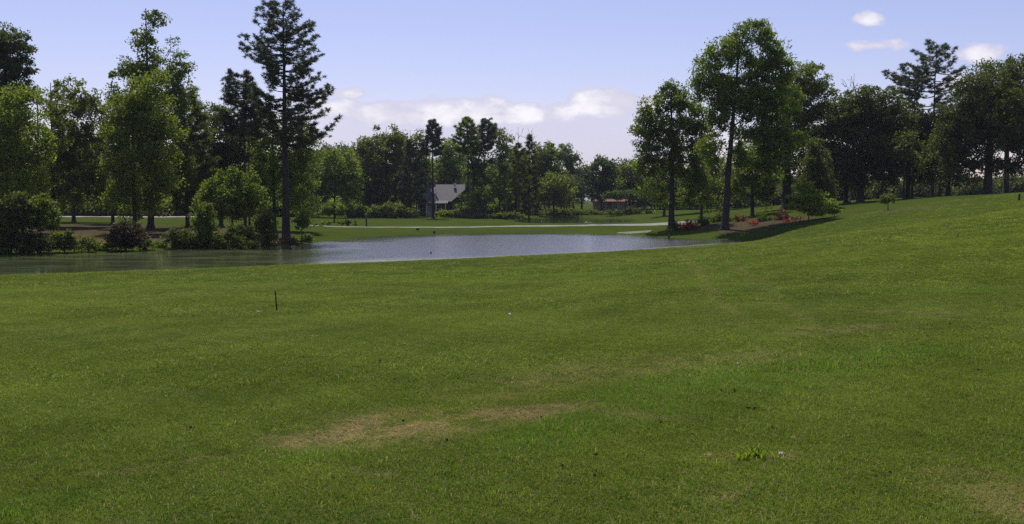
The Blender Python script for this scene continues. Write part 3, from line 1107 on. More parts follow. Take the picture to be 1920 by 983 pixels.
# ---- trees across the water, behind the field
GM = 'trees behind the far field'
MID = [  # px, Y, top, r0, lobes, material, seed, label, params
    (628, 160, 280, .20, [(625, 312, 42, 38), (600, 345, 35, 38), (655, 350, 28, 38)], 'leaf_mid', 41, 'low green tree right of the tallest pine across the water'),
    (612, 190, 270, .22, [(615, 305, 50, 36), (650, 330, 40, 40), (585, 320, 45, 40)], 'leaf_bluegreen', 42, 'bluish tree behind the small round tree of the far field'),
    (690, 172, 262, .25, [(690, 290, 34, 30), (680, 340, 36, 40), (705, 370, 26, 26)], 'leaf_olive', 43, 'dark narrow tree left of the pale russet topped tree'),
    (725, 176, 238, .28, [(715, 262, 34, 24), (745, 262, 26, 26), (720, 305, 48, 42), (750, 350, 36, 40), (700, 355, 32, 38)], 'leaf_olive', 44, 'broad russet and green tree standing left of the grey roofed house'),
    (770, 182, 244, .22, [(770, 268, 26, 26), (775, 310, 34, 40), (785, 345, 24, 26)], 'leaf_mid', 45, 'green tree between the russet tree and the bare trunked pine'),
    (850, 196, 262, .22, [(850, 300, 34, 38), (835, 330, 38, 26)], 'leaf_mid', 46, 'green tree above the roof of the grey house'),
    (893, 170, 268, .16, [(895, 310, 30, 42), (905, 350, 24, 30), (882, 372, 14, 10)], 'leaf_bluegreen', 47, 'slim green tree right of the grey roofed house'),
    (936, 178, 246, .16, [(935, 262, 26, 18), (945, 300, 26, 34), (925, 340, 30, 32), (945, 370, 20, 18)], 'leaf_mid', 48, 'open green tree with a bent trunk base beside the second pond'),
    (962, 196, 282, .2, [(965, 315, 36, 38), (975, 355, 34, 28)], 'leaf_olive', 49, 'dark low tree behind the leafless tree'),
    (1030, 205, 262, .24, [(1028, 285, 32, 22), (1015, 325, 38, 38), (1045, 350, 36, 36)], 'leaf_mid', 50, 'light green tree right of the leafless trees'),
    (1052, 215, 270, .22, [(1060, 295, 28, 24), (1075, 325, 26, 34)], 'leaf_bluegreen', 51, 'loose bluish tree left of the sky gap over the second pond'),
    (1038, 186, 318, .2, [(1035, 350, 30, 30), (1060, 365, 24, 22), (1015, 368, 24, 22)], 'leaf_olive', 52, 'dark low broadleaf on the bank of the second pond'),
    (908, 163, 335, .1, [(892, 372, 22, 20), (912, 362, 16, 20), (868, 380, 14, 14)], 'leaf_mid', 59, 'short leafy tree screening the dark gable wing'),
    (1128, 200, 292, .28, [(1130, 312, 34, 20), (1155, 325, 34, 26), (1125, 345, 34, 28)], 'leaf_bluegreen', 53, 'rounded tree above the red roofed cottage'),
    (1195, 195, 300, .24, [(1190, 325, 32, 28), (1205, 355, 34, 34), (1175, 350, 26, 26)], 'leaf_olive', 54, 'olive tree right of the red roofed cottage'),
    (660, 215, 285, .22, [(660, 310, 44, 34), (665, 350, 44, 36)], 'leaf_olive', 55, 'dark tree hidden behind the low green tree across the water'),
    (1245, 160, 300, .24, [(1240, 340, 40, 36), (1280, 350, 40, 36)], 'leaf_mid', 56, 'green tree in the distance behind the smaller lakeside tree'),
    (1345, 165, 290, .24, [(1340, 335, 50, 36), (1390, 345, 50, 30)], 'leaf_olive', 57, 'dark tree in the distance behind the big lakeside tree'),
    (1090, 228, 296, .2, [(1085, 345, 28, 34), (1065, 370, 24, 20)], 'leaf_mid', 58, 'thin green tree below the sky gap over the second pond'),
]
for px, Y, top, r0, lobes, mt, sdv, lab in MID:
    tree('broadleaf_tree', lab, 'tree', px, Y, top, r0, lobes, mt, seed=sdv, group=GM, dens=.085, mind=1.1, clump=1.35, per=95, leaf=.36, drop=.05)
pine('pine with round head and bare dark trunk in front of the grey house', 812, 158, 229, .26,
     [(292, 782, 840), (270, 782, 836), (250, 796, 832), (238, 796, 826), (228, 804, 818)], seed=61, group=GM, nb=46, tuft=.5, per=28, nl=.6)
pine('broad round headed pine with thin trunk right of the grey house', 879, 166, 223, .22,
     [(290, 850, 905), (262, 846, 902), (244, 852, 898), (230, 862, 892), (222, 872, 884)], seed=62, group=GM, nb=50, tuft=.5, per=26, nl=.6, leafm='leaf_mid')
pine('small headed pine next right of the broad round headed pine', 907, 170, 226, .16,
     [(280, 890, 925), (262, 894, 930), (245, 896, 934), (232, 902, 924), (225, 910, 918)], seed=63, group=GM, nb=36, tuft=.6, per=30, nl=.6)
pine('narrow grey green pine among the leafless trees', 992, 176, 252, .17,
     [(400, 975, 1012), (350, 972, 1016), (310, 975, 1012), (280, 982, 1006), (255, 990, 996)], seed=64, group=GM, nb=54, tuft=.6, per=26, nl=.6, leafm='leaf_olive')
pine('thin pine with dark trunk left of the narrow grey green pine', 973, 168, 268, .15,
     [(360, 950, 992), (320, 952, 992), (290, 960, 988), (270, 968, 980)], seed=65, group=GM, nb=34, tuft=.6, per=26, nl=.6, leafm='leaf_olive')
pine('dark pine left of the grey roof on the far field edge', 770, 168, 262, .2,
     [(380, 750, 805), (340, 750, 806), (300, 758, 796), (265, 768, 778)], seed=66, group=GM, nb=60, tuft=.5, per=28, nl=.6)
pine('small thin trunked pine between broad pine and bent tree', 887 + 6, 176, 300, .12,
     [(360, 880, 912), (330, 882, 908), (302, 890, 900)], seed=67, group=GM, nb=22, tuft=.6, per=28, nl=.6)


def bare_tree(label, px, Y, top, r0, lobes, seed, leafy=0):
    b = ground_at(px, Y)
    root = empty('bare_tree', b)
    g = np.random.default_rng(seed)
    pts, rr = trunk_line(height_of(top + 8, px, Y, b), r0, g, wig=.02)
    tg = sample_lobes(L_(lobes, px, Y, b), 1.4, g, .42, 2.5)
    pa = grow(pts, rr, tg, g, tip_r=.028, rise=1.1, wig=.1)
    v, q = tubes(pa, 5)
    mesh_np('trunk', v, q, 4, M['twig'], root, smooth=True)
    return tag(root, label, 'leafless tree', 'leafless trees behind the far field')


bare_tree('pale leafless tree left of the middle of the far tree line', 950, 184, 236, .11, [(950, 262, 16, 24), (960, 252, 12, 14)], 71)
bare_tree('tallest pale leafless tree in the far tree line', 972, 182, 232, .13, [(974, 258, 13, 24), (966, 275, 14, 16)], 72)
bare_tree('pale leafless tree right of the tallest leafless one', 998, 184, 236, .13, [(996, 258, 16, 20), (1004, 280, 14, 18)], 73)
bare_tree('faint leafless tree over the russet tree at the left of the far line', 690, 200, 250, .14, [(688, 268, 18, 14), (700, 285, 16, 12)], 74)
bare_tree('pale leafless tree beside the sky gap over the second pond', 1092, 205, 300, .12, [(1090, 325, 14, 22), (1096, 350, 12, 18)], 75)
bare_tree('faint leafless twiggy tree in the right skyline', 1592, 135, 130, .16, [(1585, 150, 22, 14), (1600, 165, 20, 14)], 76)

# ---- right side
GR = 'large trees on the right'
tree('sweetgum_tree', 'largest tree on the pond bank with tall forked dark trunk', 'tree', 1358, 95, 48, .40,
     [(1405, 68, 42, 30), (1375, 100, 46, 30), (1445, 92, 32, 32), (1325, 125, 34, 26), (1350, 155, 50, 36), (1420, 140, 48, 40), (1470, 130, 34, 28), (1390, 190, 60, 36),
      (1320, 180, 24, 20), (1450, 195, 55, 45), (1345, 225, 36, 26), (1425, 250, 55, 36), (1475, 265, 38, 36), (1335, 275, 32, 34), (1440, 305, 40, 30), (1385, 300, 34, 24)],
     'leaf_mid', seed=81, group=GR, dens=.27, mind=.6, clump=.9, per=120, leaf=.2, shell=1.8, lean=(1.1, 0), drop=-.05, wig=.025)
tree('sweetgum_tree', 'smaller tree on the bank left of the largest pond side tree', 'tree', 1258, 104, 160, .36,
     [(1268, 182, 40, 26), (1230, 205, 32, 26), (1290, 215, 32, 36), (1215, 240, 32, 28), (1255, 255, 48, 34), (1300, 280, 26, 40), (1215, 275, 30, 20), (1240, 305, 42, 20), (1290, 325, 28, 26), (1220, 350, 24, 22), (1262, 374, 34, 14), (1205, 312, 24, 30), (1302, 350, 30, 42), (1278, 300, 34, 30), (1310, 250, 26, 34)],
     'leaf_mid', seed=82, group=GR, dens=.26, mind=.65, clump=.82, per=115, leaf=.21, shell=1.8, drop=-.04)
tree('broadleaf_tree', 'big dark tree behind the largest pond side tree with thick trunk', 'tree', 1474, 116, 120, .62,
     [(1510, 150, 45, 34), (1470, 190, 50, 45), (1530, 200, 45, 45), (1490, 255, 65, 50), (1440, 290, 45, 38), (1545, 265, 34, 40), (1490, 315, 45, 26)],
     'leaf_olive', seed=83, group=GR, dens=.16, mind=.85, clump=1.05, per=125, leaf=.24)
tree('broadleaf_tree', 'drooping green tree right behind the trunk of the largest tree', 'tree', 1410, 108, 265, .22,
     [(1405, 295, 42, 28), (1425, 325, 38, 32), (1390, 345, 34, 30), (1435, 360, 24, 26)],
     'leaf_mid', seed=84, group=GR, dens=.34, mind=.55, clump=.75, per=110, leaf=.18, droop=.4)
tree('broadleaf_tree', 'leafy green undergrowth tree between the two pond side trees', 'tree', 1315, 112, 270, .18,
     [(1310, 300, 32, 28), (1335, 335, 26, 34), (1305, 360, 32, 26), (1340, 385, 20, 18)],
     'leaf_olive', seed=85, group=GR, dens=.24, mind=.7, clump=.8, per=100, leaf=.2, drop=.1)
tree('conical_tree', 'rounded conical dense tree behind the bright green sapling', 'tree', 1532, 103, 262, .2,
     [(1530, 275, 18, 18), (1530, 300, 28, 26), (1532, 330, 36, 26), (1532, 355, 40, 20)],
     'leaf_olive', seed=86, group=GR, dens=.9, mind=.36, clump=.5, per=110, leaf=.14, squash=1.1, droop=.5)
tree('oak_tree', 'round dark oak left of the skyline pines on the hill', 'tree', 1612, 112, 165, .42,
     [(1635, 190, 58, 32), (1600, 225, 52, 45), (1665, 230, 52, 42), (1630, 275, 75, 50), (1590, 310, 45, 40), (1680, 310, 36, 40), (1630, 325, 50, 26)],
     'leaf_dark', seed=87, group=GR, dens=.16, mind=.85, clump=1.05, per=130, leaf=.23)
tree('oak_tree', 'dark oak just behind the thin hilltop trunks under the pines', 'tree', 1700, 118, 205, .32,
     [(1720, 240, 52, 34), (1750, 270, 50, 38), (1700, 285, 50, 36), (1735, 320, 50, 28), (1690, 225, 46, 34), (1775, 235, 42, 36)],
     'leaf_dark', seed=88, group=GR, dens=.16, mind=.85, clump=1.05, per=125, leaf=.24)
pine('tall skyline pine with ragged head on the right hill', 1746, 122, 80, .24,
     [(205, 1690, 1790), (185, 1682, 1800), (160, 1680, 1798), (135, 1696, 1802), (110, 1698, 1796), (90, 1704, 1770), (80, 1716, 1745)],
     seed=15, group=GR, nb=62, tuft=.42, per=28, gap=.28, leafm='needle')
pine('shorter skyline pine left of the tall ragged pine', 1708, 120, 124, .2,
     [(190, 1675, 1712), (165, 1640, 1715), (145, 1632, 1716), (128, 1638, 1710)],
     seed=16, group=GR, nb=38, tuft=.40, per=28, gap=.2)
tree('oak_tree', 'wide dark oak with thick trunk near the right edge of the hill', 'tree', 1850, 104, 135, .50,
     [(1850, 165, 55, 32), (1810, 205, 48, 42), (1895, 200, 52, 45), (1845, 250, 85, 50), (1780, 270, 40, 34), (1920, 265, 50, 45), (1790, 315, 45, 26), (1850, 310, 50, 18), (1900, 312, 55, 18)],
     'leaf_dark', seed=89, group=GR, dens=.17, mind=.8, clump=1.0, per=135, leaf=.21)
tree('oak_tree', 'taller dark oak behind, cut off by the right edge', 'tree', 1884, 122, 100, .4,
     [(1905, 135, 45, 30), (1860, 145, 45, 28), (1935, 170, 60, 60), (1880, 220, 70, 50)],
     'leaf_dark', seed=90, group=GR, dens=.13, mind=1.0, clump=1.15, per=120, leaf=.25)
tree('oak_tree', 'dark oak standing beyond the right edge of the view', 'tree', 1985, 108, 110, .45,
     [(1990, 150, 70, 50), (1980, 230, 80, 70), (2040, 200, 70, 70)], 'leaf_dark', seed=91, group=GR, dens=.13, mind=.95, clump=1.15, per=120, leaf=.25)
tree('oak_tree', 'low dark tree filling the shade under the hilltop oaks', 'tree', 1775, 112, 255, .24,
     [(1770, 290, 45, 34), (1745, 325, 40, 22), (1800, 330, 34, 20)], 'leaf_dark', seed=92, group=GR, dens=.16, mind=.85, clump=1.05, per=120, leaf=.23)
tree('broadleaf_tree', 'dark tree on the crest right of the conical tree', 'tree', 1585, 118, 205, .3,
     [(1570, 250, 36, 40), (1570, 310, 36, 40), (1600, 342, 34, 22), (1660, 335, 20, 22)], 'leaf_dark', seed=93, group=GR, dens=.16, mind=.85, clump=1.0, per=120, leaf=.23)

# thin trunks among the hilltop trees
GT = 'thin hilltop trunks'
for i, (px, Y, top, r0, lab) in enumerate([
        (1652, 109, 250, .15, 'thin leaning hilltop trunk left of the bright gap'), (1693, 107, 240, .15, 'thin hilltop trunk just right of the bright gap'),
        (1760, 107, 250, .15, 'thin hilltop trunk midway between bright gap and thick oak'), (1778, 112, 260, .14, 'second thin hilltop trunk left of the thick oak')]):
    tree('oak_tree', lab, 'tree', px, Y, top, r0, [(px + 6, top + 30, 30, 24)], 'leaf_dark', seed=100 + i, group=GT, dens=.2, mind=.8, clump=.9, per=110, leaf=.22)

# ------------------------------------------------------------------ shrubs and small trees
def bush(name, label, cat, px, Y, lobes, leafm, seed, group=None, leaf=.09, per=70, clump=.3, mind=.22, dens=6, stem=.05, top=None, **kw):
    b = ground_at(px, Y)
    root = empty(name, b)
    g = np.random.default_rng(seed)
    lb = L_(lobes, px, Y, b)
    hh = max(l[2] for l in lb)
    build_tree(name, root, max(.25, hh), stem, lb, leafm, 'bark_grey', g, dens=dens, mind=mind, clump=clump, per=per, leaf=leaf, lowest=.05, **kw)
    return tag(root, label, cat, group)


GB = 'shrubs along the left bank'
bush('shrub', 'large rounded shrub with reddish shaded base at the water edge', 'shrub', 236, 68.5, [(236, 440, 34, 24), (225, 450, 28, 20), (252, 450, 26, 20)], 'leaf_reddish', 201, GB, leaf=.13, clump=.42, mind=.3, dens=5)
BL = [(300, 462, 26, 12, 'leaf_mid', 'low green shrub right of the reddish shrub'), (322, 440, 14, 16, 'leaf_dark', 'small upright dark shrub on the straw covered bank'),
      (345, 448, 28, 18, 'leaf_olive', 'olive shrub right of the small upright dark shrub'), (382, 442, 34, 26, 'leaf_mid', 'tall green shrub near the middle of the left bank'),
      (428, 445, 28, 22, 'leaf_olive', 'dark shrub below the low weeping tree'), (462, 440, 28, 24, 'leaf_dark', 'dark shrub at the foot of the slender pines'),
      (500, 446, 26, 16, 'leaf_olive', 'olive shrub left of the tallest pine foot'), (385, 402, 26, 30, 'leaf_mid', 'tall dark undergrowth shrub at the left end of the weeping tree'), (498, 412, 24, 26, 'leaf_olive', 'tall dark undergrowth shrub between slender pines and tallest pine'), (566, 415, 18, 16, 'leaf_mid', 'leafy green undergrowth right against the tallest pine trunk'), (75, 395, 36, 36, 'leaf_mid', 'tall green undergrowth shrub around the straight bare trunk'), (165, 458, 24, 13, 'leaf_olive', 'olive shrub left of the reddish shrub'),
      (120, 450, 34, 20, 'leaf_olive', 'broad dark shrub under the tall straight trunk'), (70, 455, 30, 20, 'leaf_dark', 'dark shrub second from the left edge'),
      (20, 440, 44, 40, 'leaf_dark', 'large dark shrub mass at the left edge of the bank'), (30, 395, 42, 34, 'leaf_dark', 'tall dark holly like shrub at the left edge'),
      (572, 446, 20, 10, 'leaf_olive', 'low reedy shrub right of the tallest pine foot'), (545, 452, 18, 8, 'leaf_reddish', 'rusty low growth before the tallest pine foot'),
      (270, 455, 16, 14, 'leaf_mid', 'narrow green shrub touching the reddish shrub'), (-30, 450, 44, 36, 'leaf_dark', 'dark shrub mass beyond the left edge'),
      (200, 462, 18, 10, 'leaf_mid', 'small dark shrub left of the reddish shrub base'), (410, 462, 24, 9, 'leaf_olive', 'flat olive growth at the shore of the left bank'),
      (465, 461, 26, 8, 'leaf_dark', 'flat dark growth at the shore below the pines'), (335, 466, 22, 8, 'leaf_mid', 'flat green growth at the shore right of the reddish shrub'),
      (145, 470, 26, 7, 'leaf_mid', 'flat green growth at the shore left of the reddish shrub')]
for i, (cx, cy, rx, ry, mt, lab) in enumerate(BL):
    Yb = None
    for Yc in np.arange(62, 90, .5):      # the place whose ground shows at the foot of the shrub
        gz_ = ground_at(cx, Yc)
        if P(cx, cy + ry * .9, Yc).z >= gz_.z - .05 and gz_.z > WATER1 + .05:
            Yb = Yc; break
    Yb = Yb or 72
    bush('shrub', lab, 'shrub', cx, Yb, [(cx + rx * .1 * math.sin(i * 2.1), cy, rx * .62, ry), (cx - rx * .5, cy + ry * (.1 + .3 * abs(math.sin(i * 1.7))), rx * .55, ry * .7), (cx + rx * .55, cy + ry * (.1 + .4 * abs(math.cos(i * 1.3))), rx * .5, ry * .6), (cx + rx * .25, cy - ry * .35, rx * .3, ry * .6)], mt, 210 + i, GB,
         leaf=.14, clump=.4, mind=.32, dens=4, per=60)

GBed = 'azaleas and shrubs in the mulch bed'
for i, (cx, cy, rx, ry, Y, mt, lab) in enumerate([
        (1292, 422, 16, 11, 100, 'petal_red', 'bright red flowering azalea right of the smaller pond side tree'),
        (1268, 423, 10, 10, 101, 'leaf_reddish', 'dull red azalea touching the smaller pond side tree trunk'),
        (1387, 409, 13, 9, 101, 'leaf_orange', 'rusty red azalea right of the largest tree trunk'),
        (1318, 415, 18, 9, 103, 'leaf_mid', 'low green shrub between the red azalea and the large trunk'),
        (1412, 418, 12, 3, 95, 'petal_red', 'flat red flowering patch in the middle of the mulch bed'),
        (1428, 409, 13, 10, 98, 'leaf_mid', 'round green shrub in the middle of the mulch bed'),
        (1447, 411, 10, 8, 98, 'leaf_mid', 'smaller round green shrub beside the middle one'),
        (1466, 406, 14, 13, 97, 'leaf_orange', 'tallest rusty orange shrub of the mulch bed'),
        (1474, 416, 12, 4, 94, 'petal_red', 'red flowering growth at the foot of the rusty orange shrub'),
        (1494, 412, 13, 8, 95, 'leaf_orange', 'rusty shrub just left of the bright green sapling'),
        (1500, 418, 12, 4, 93, 'petal_red', 'last red flowering patch by the sapling trunk'),
        (1345, 408, 14, 12, 105, 'leaf_olive', 'olive shrub behind the largest tree trunk'),
        (1366, 412, 10, 7, 103, 'leaf_mid', 'little green shrub hugging the largest tree trunk')]):
    if mt == 'petal_red':
        fk = {}
    bush('azalea_bush' if mt in ('petal_red', 'leaf_orange', 'leaf_reddish') else 'shrub', lab, 'azalea' if mt in ('petal_red', 'leaf_orange', 'leaf_reddish') else 'shrub',
         cx, Y, [(cx, cy, rx, ry), (cx - rx * .4, cy + ry * .3, rx * .55, ry * .65), (cx + rx * .45, cy + ry * .25, rx * .5, ry * .7)], mt, 260 + i, GBed,
         leaf=.10, clump=.28, mind=.24, dens=7, per=42)

tree('sapling', 'bright green young tree with spreading tiers at the end of the mulch bed', 'young tree', 1516, 92, 345, .06,
     [(1510, 352, 20, 9), (1525, 366, 30, 9), (1500, 370, 26, 8), (1545, 380, 22, 9), (1510, 386, 34, 9), (1535, 396, 24, 7)],
     'leaf_yellowgreen', seed=301, dens=2.6, mind=.33, clump=.5, per=85, leaf=.16, squash=.45, rise=.3, lowest=.5)
tree('sapling', 'thin yellow green sapling right of the spreading young tree', 'young tree', 1564, 86, 376, .035,
     [(1562, 384, 16, 6), (1572, 392, 14, 6), (1550, 390, 13, 6), (1562, 400, 14, 4)],
     'leaf_yellowgreen', seed=302, dens=3.0, mind=.3, clump=.42, per=60, leaf=.15, squash=.5, rise=.5, lowest=.5)
tree('topiary_bush', 'small round headed bush on a short stem alone on the hillside lawn', 'small tree', 1664, 84, 366, .05,
     [(1664, 372, 13, 10), (1657, 376, 9, 6), (1671, 376, 8, 6)],
     'leaf_olive', seed=303, dens=9, mind=.2, clump=.25, per=60, leaf=.09, lowest=.25)
tree('round_tree', 'small round tree on the far field right of the tallest pine', 'small tree', 627, 134, 380, .12,
     [(627, 393, 24, 13), (615, 397, 14, 9), (640, 398, 14, 10)],
     'leaf_mid', seed=304, dens=1.6, mind=.4, clump=.5, per=70, leaf=.18, lowest=.4)
tree('round_tree', 'small pale green tree beside the tallest pine on the far field', 'small tree', 566, 140, 382, .1,
     [(566, 395, 20, 12), (575, 402, 16, 8)],
     'leaf_mid', seed=305, dens=1.4, mind=.45, clump=.5, per=70, leaf=.18, lowest=.4)

GF = 'small round shrubs on the far field'
for i, (cx, rx, ry, lab) in enumerate([(562, 4, 3, 'tiny dark shrub first right of the tallest pine'), (572, 4, 4, 'tiny dark shrub second right of the tallest pine'),
                                       (590, 4, 3, 'tiny dark shrub third right of the tallest pine'), (603, 6, 4, 'small shrub left of the small round tree'),
                                       (616, 4, 4, 'small shrub touching the small round tree trunk'), (640, 7, 5, 'round shrub just right of the small round tree'),
                                       (653, 8, 6, 'largest of the round shrubs by the small round tree'), (666, 5, 5, 'last round shrub right of the small round tree')]):
    cy = 424 - ry
    p_ = hit(cx, 424.5)
    bush('shrub', lab, 'shrub', cx, p_[1], [(cx, cy, rx, ry)], 'leaf_reddish' if i == 6 else 'leaf_mid', 320 + i, GF, leaf=.16, clump=.3, mind=.25, dens=4, per=50)

GH = 'shrubs in front of the far trees'
HB = [(700, 398, 30, 12, 'leaf_mid'), (735, 396, 26, 14, 'leaf_olive'), (665, 397, 24, 12, 'leaf_mid'), (770, 400, 18, 8, 'leaf_dark'), (830, 402, 18, 6, 'leaf_bright'),
      (850, 398, 14, 6, 'leaf_bright'), (865, 407, 20, 4, 'leaf_dark'), (905, 406, 26, 5, 'leaf_mid'), (935, 405, 20, 5, 'leaf_mid'), (1000, 400, 18, 8, 'leaf_dark'),
      (1040, 398, 24, 7, 'leaf_olive'), (1080, 399, 24, 7, 'leaf_mid'), (1110, 400, 20, 6, 'leaf_mid'), (1150, 400, 22, 6, 'leaf_dark'), (1185, 398, 16, 8, 'leaf_dark'),
      (965, 404, 18, 6, 'leaf_olive'), (1215, 402, 22, 7, 'leaf_mid')]
HL = ['broad green shrub below the russet tree', 'tall olive shrub left of the grey house', 'green shrub right of the far round tree', 'dark shrub before the grey house porch',
      'bright shrub at the foot of the bare trunked pine', 'bright shrub before the dark gable', 'flat dark shrub below the dark gable', 'flat green shrub right of the grey house',
      'flat green shrub below the bent tree', 'dark shrub at the left end of the second pond', 'olive shrub on the far bank of the second pond', 'green shrub in the middle of the second pond bank',
      'green shrub left of the red roofed cottage', 'dark shrub before the red roofed cottage', 'dark shrub at the right end of the cottage', 'olive shrub under the leafless trees',
      'green shrub right of the second pond']
for i, ((cx, cy, rx, ry, mt), lab) in enumerate(zip(HB, HL)):
    Y = 160 if cx < 990 else 188
    bush('shrub', lab, 'shrub', cx, Y, [(cx, cy, rx, ry), (cx + rx * .5, cy + ry * .3, rx * .5, ry * .7), (cx - rx * .5, cy + ry * .3, rx * .5, ry * .7)], mt, 340 + i, GH,
         leaf=.24, clump=.55, mind=.5, dens=1.3, per=50)
tree('umbrella_tree', 'flat topped small tree spreading over the red roofed cottage', 'small tree', 1172, 186, 364, .14,
     [(1172, 365, 38, 6), (1152, 369, 22, 4), (1196, 369, 20, 4)], 'leaf_bluegreen', seed=370, dens=.5, mind=.7, clump=.8, per=90, leaf=.26, lowest=.8)


# far-off wood: one mass behind everything on the left and in the middle
def woodland(label, spans, seed, leafm):
    g = np.random.default_rng(seed)
    C_ = []; paths = []
    for (x0, x1, y0, y1, top0, top1, nt) in spans:
        for i in range(nt):
            f = (i + g.random()) / nt
            px = x0 + (x1 - x0) * f
            Y = g.uniform(y0, y1)
            b = ground_at(px, Y)
            hh = height_of(top0 + (top1 - top0) * f, px, Y, b) * g.uniform(.8, 1.0)
            rr_ = g.uniform(3.0, 4.6)
            pts, r_ = trunk_line(hh * .8, .2, g, n=5)
            paths.append((pts + np.array(b), r_))
            n = 60
            d = g.normal(0, 1, (n, 3)); d /= np.linalg.norm(d, axis=1)[:, None]
            c = d * (g.random(n) ** .5)[:, None] * np.array([rr_, rr_, hh * .46]) + np.array([0, 0, hh * .54])
            C_.append(c + np.array(b))
    C_ = np.concatenate(C_)
    v1, q1 = tubes(paths, 5)
    v2, q2 = leaves(C_, np.full(len(C_), 1.6), 60, .55, g, .8)
    o = mesh_np('woodland', np.vstack([v1, v2]), np.r_[q1, q2 + len(v1)], 4, M[leafm])
    o.data.materials.append(M['bark_grey'])
    mi = np.zeros(len(o.data.polygons), np.int32); mi[:len(q1) // 4] = 1
    o.data.polygons.foreach_set('material_index', mi)
    return tag(o, label, 'woodland', kind='stuff')


woodland('far dark wood closing the view behind the left and middle trees',
         [(-250, 560, 165, 205, 290, 300, 46), (-250, 560, 157, 168, 372, 368, 52), (640, 980, 196, 206, 372, 372, 30), (560, 1010, 215, 250, 285, 300, 44), (1010, 1080, 225, 250, 300, 320, 7), (1130, 1290, 215, 240, 320, 325, 14),
          (1290, 1440, 200, 230, 340, 350, 10)], 501, 'leaf_mid')
woodland('distant low wood behind the hill crest on the right', [(1455, 1560, 170, 200, 335, 335, 9), (1570, 1675, 170, 200, 335, 335, 9), (1712, 1748, 170, 190, 340, 340, 4), (1765, 2150, 180, 220, 335, 330, 22)], 502, 'leaf_dark')

# ------------------------------------------------------------------ buildings
def prism(mb, x0, x1, y0, y1, z0, z1, over, thick=.12, axis='x'):
    """two roof slabs with ridge along an axis"""
    if axis == 'x':
        ym = (y0 + y1) / 2
        for s, ye in ((-1, y0), (1, y1)):
            a = [(x0 - over, ye + s * over, z0 - over * (z1 - z0) / abs(ym - ye)), (x1 + over, ye + s * over, z0 - over * (z1 - z0) / abs(ym - ye)), (x1 + over, ym, z1), (x0 - over, ym, z1)]
            b = [(x, y, z + thick) for x, y, z in a]
            mb.add(a + b, [(3, 2, 1, 0), (4, 5, 6, 7), (0, 1, 5, 4), (1, 2, 6, 5), (2, 3, 7, 6), (3, 0, 4, 7)])
    else:
        xm = (x0 + x1) / 2
        for s, xe in ((-1, x0), (1, x1)):
            k = (z1 - z0) / abs(xm - xe)
            a = [(xe + s * over, y0 - over, z0 - over * k), (xe + s * over, y1 + over, z0 - over * k), (xm, y1 + over, z1), (xm, y0 - over, z1)]
            b = [(x, y, z + thick) for x, y, z in a]
            mb.add(a + b, [(3, 2, 1, 0), (4, 5, 6, 7), (0, 1, 5, 4), (1, 2, 6, 5), (2, 3, 7, 6), (3, 0, 4, 7)])


def window(parent, c, w, h, wallm='white_paint'):
    mb = MB(); mb.box((0, 0, 0), (w, .06, h)); wn = mb.build('window', M['dark_glass'], parent); wn.location = c
    f = MB()
    for sx in (-1, 1):
        f.box((sx * (w / 2 + .04), -.03, 0), (.09, .08, h + .16))
    f.box((0, -.03, h / 2 + .04), (w, .08, .09)); f.box((0, -.03, -h / 2 - .04), (w, .08, .09))
    f.box((0, -.036, 0), (.05, .05, h)); f.box((0, -.036, 0), (w, .045, .05))
    f.build('frame', M[wallm], wn)
    return wn


b = ground_at(838, 178)
hs = empty('house', b)
tag(hs, 'grey roofed house with dark gable wing half hidden behind the far trees', 'house')
k = 178 / F
X0, X1 = (780 - 838) * k, (866 - 838) * k
mb = MB(); mb.box(((X0 + X1) / 2, 4.0, 1.3), (X1 - X0, 8.0, 3.2))
ym = 4.0
mb.add([(X0, 0, 2.9), (X0, 8, 2.9), (X0, 4, 5.5), (X0 + .2, 0, 2.9), (X0 + .2, 8, 2.9), (X0 + .2, 4, 5.5)], [(0, 1, 2), (5, 4, 3), (0, 2, 5, 3), (1, 4, 5, 2)])
mb.build('wall', M['siding_brown'], hs)
mb = MB(); prism(mb, X0, X1, 0, 8, 2.9, 5.7, .45); rf = mb.build('roof', M['shingle_grey'], hs)
mb = MB(); mb.box((1.3, 3.0, 5.75), (.45, .45, .7)); mb.build('vent', M['white_paint'], rf)
mb = MB(); mb.box((-3.0, 4.6, 6.0), (.9, .7, 1.6)); mb.box((-3.0, 4.6, 6.85), (1.05, .85, .14)); mb.build('chimney', M['brick_red'], rf)
mb = MB(); mb.box(((X0 + X1) / 2 - .8, -1.1, .0), (X1 - X0 - 2, 2.2, .3)); mb.build('porch_floor', M['wood_weathered'], hs)
mb = MB()
xs0, xs1 = X0 + .1, X1 - 2.4
a_ = [(xs0, -2.4, 2.30), (xs1, -2.4, 2.30), (xs1, -.47, 2.75), (xs0, -.47, 2.75)]
mb.add(a_ + [(x, y, z + .1) for x, y, z in a_], [(3, 2, 1, 0), (4, 5, 6, 7), (0, 1, 5, 4), (1, 2, 6, 5), (2, 3, 7, 6), (3, 0, 4, 7)])
mb.build('porch_roof', M['shingle_grey'], hs)
for i in range(4):
    mb = MB(); mb.box((xs0 + .4 + i * (xs1 - xs0 - .8) / 3, -2.15, 1.2), (.2, .2, 2.16)); mb.build('post', M['white_paint'], hs)
for xx in (xs0 + 1.1, xs0 + 4.0):
    window(hs, (xx, -.01, 1.45), 1.0, 1.3)
mb = MB(); mb.box((xs0 + 2.55, -.02, 1.2), (.95, .08, 2.1)); dr_ = mb.build('door', M['white_paint'], hs)
mb = MB(); mb.lathe([(.02, 0), (.045, .03), (.045, .07), (.01, .1)], 10, (xs0 + 2.9, -.1, 1.1)); mb.build('handle', M['black_paint'], dr_)
gx0, gx1, gy0 = (850 - 838) * k, (912 - 838) * k, -3.0
mb = MB()
gm = (gx0 + gx1) / 2
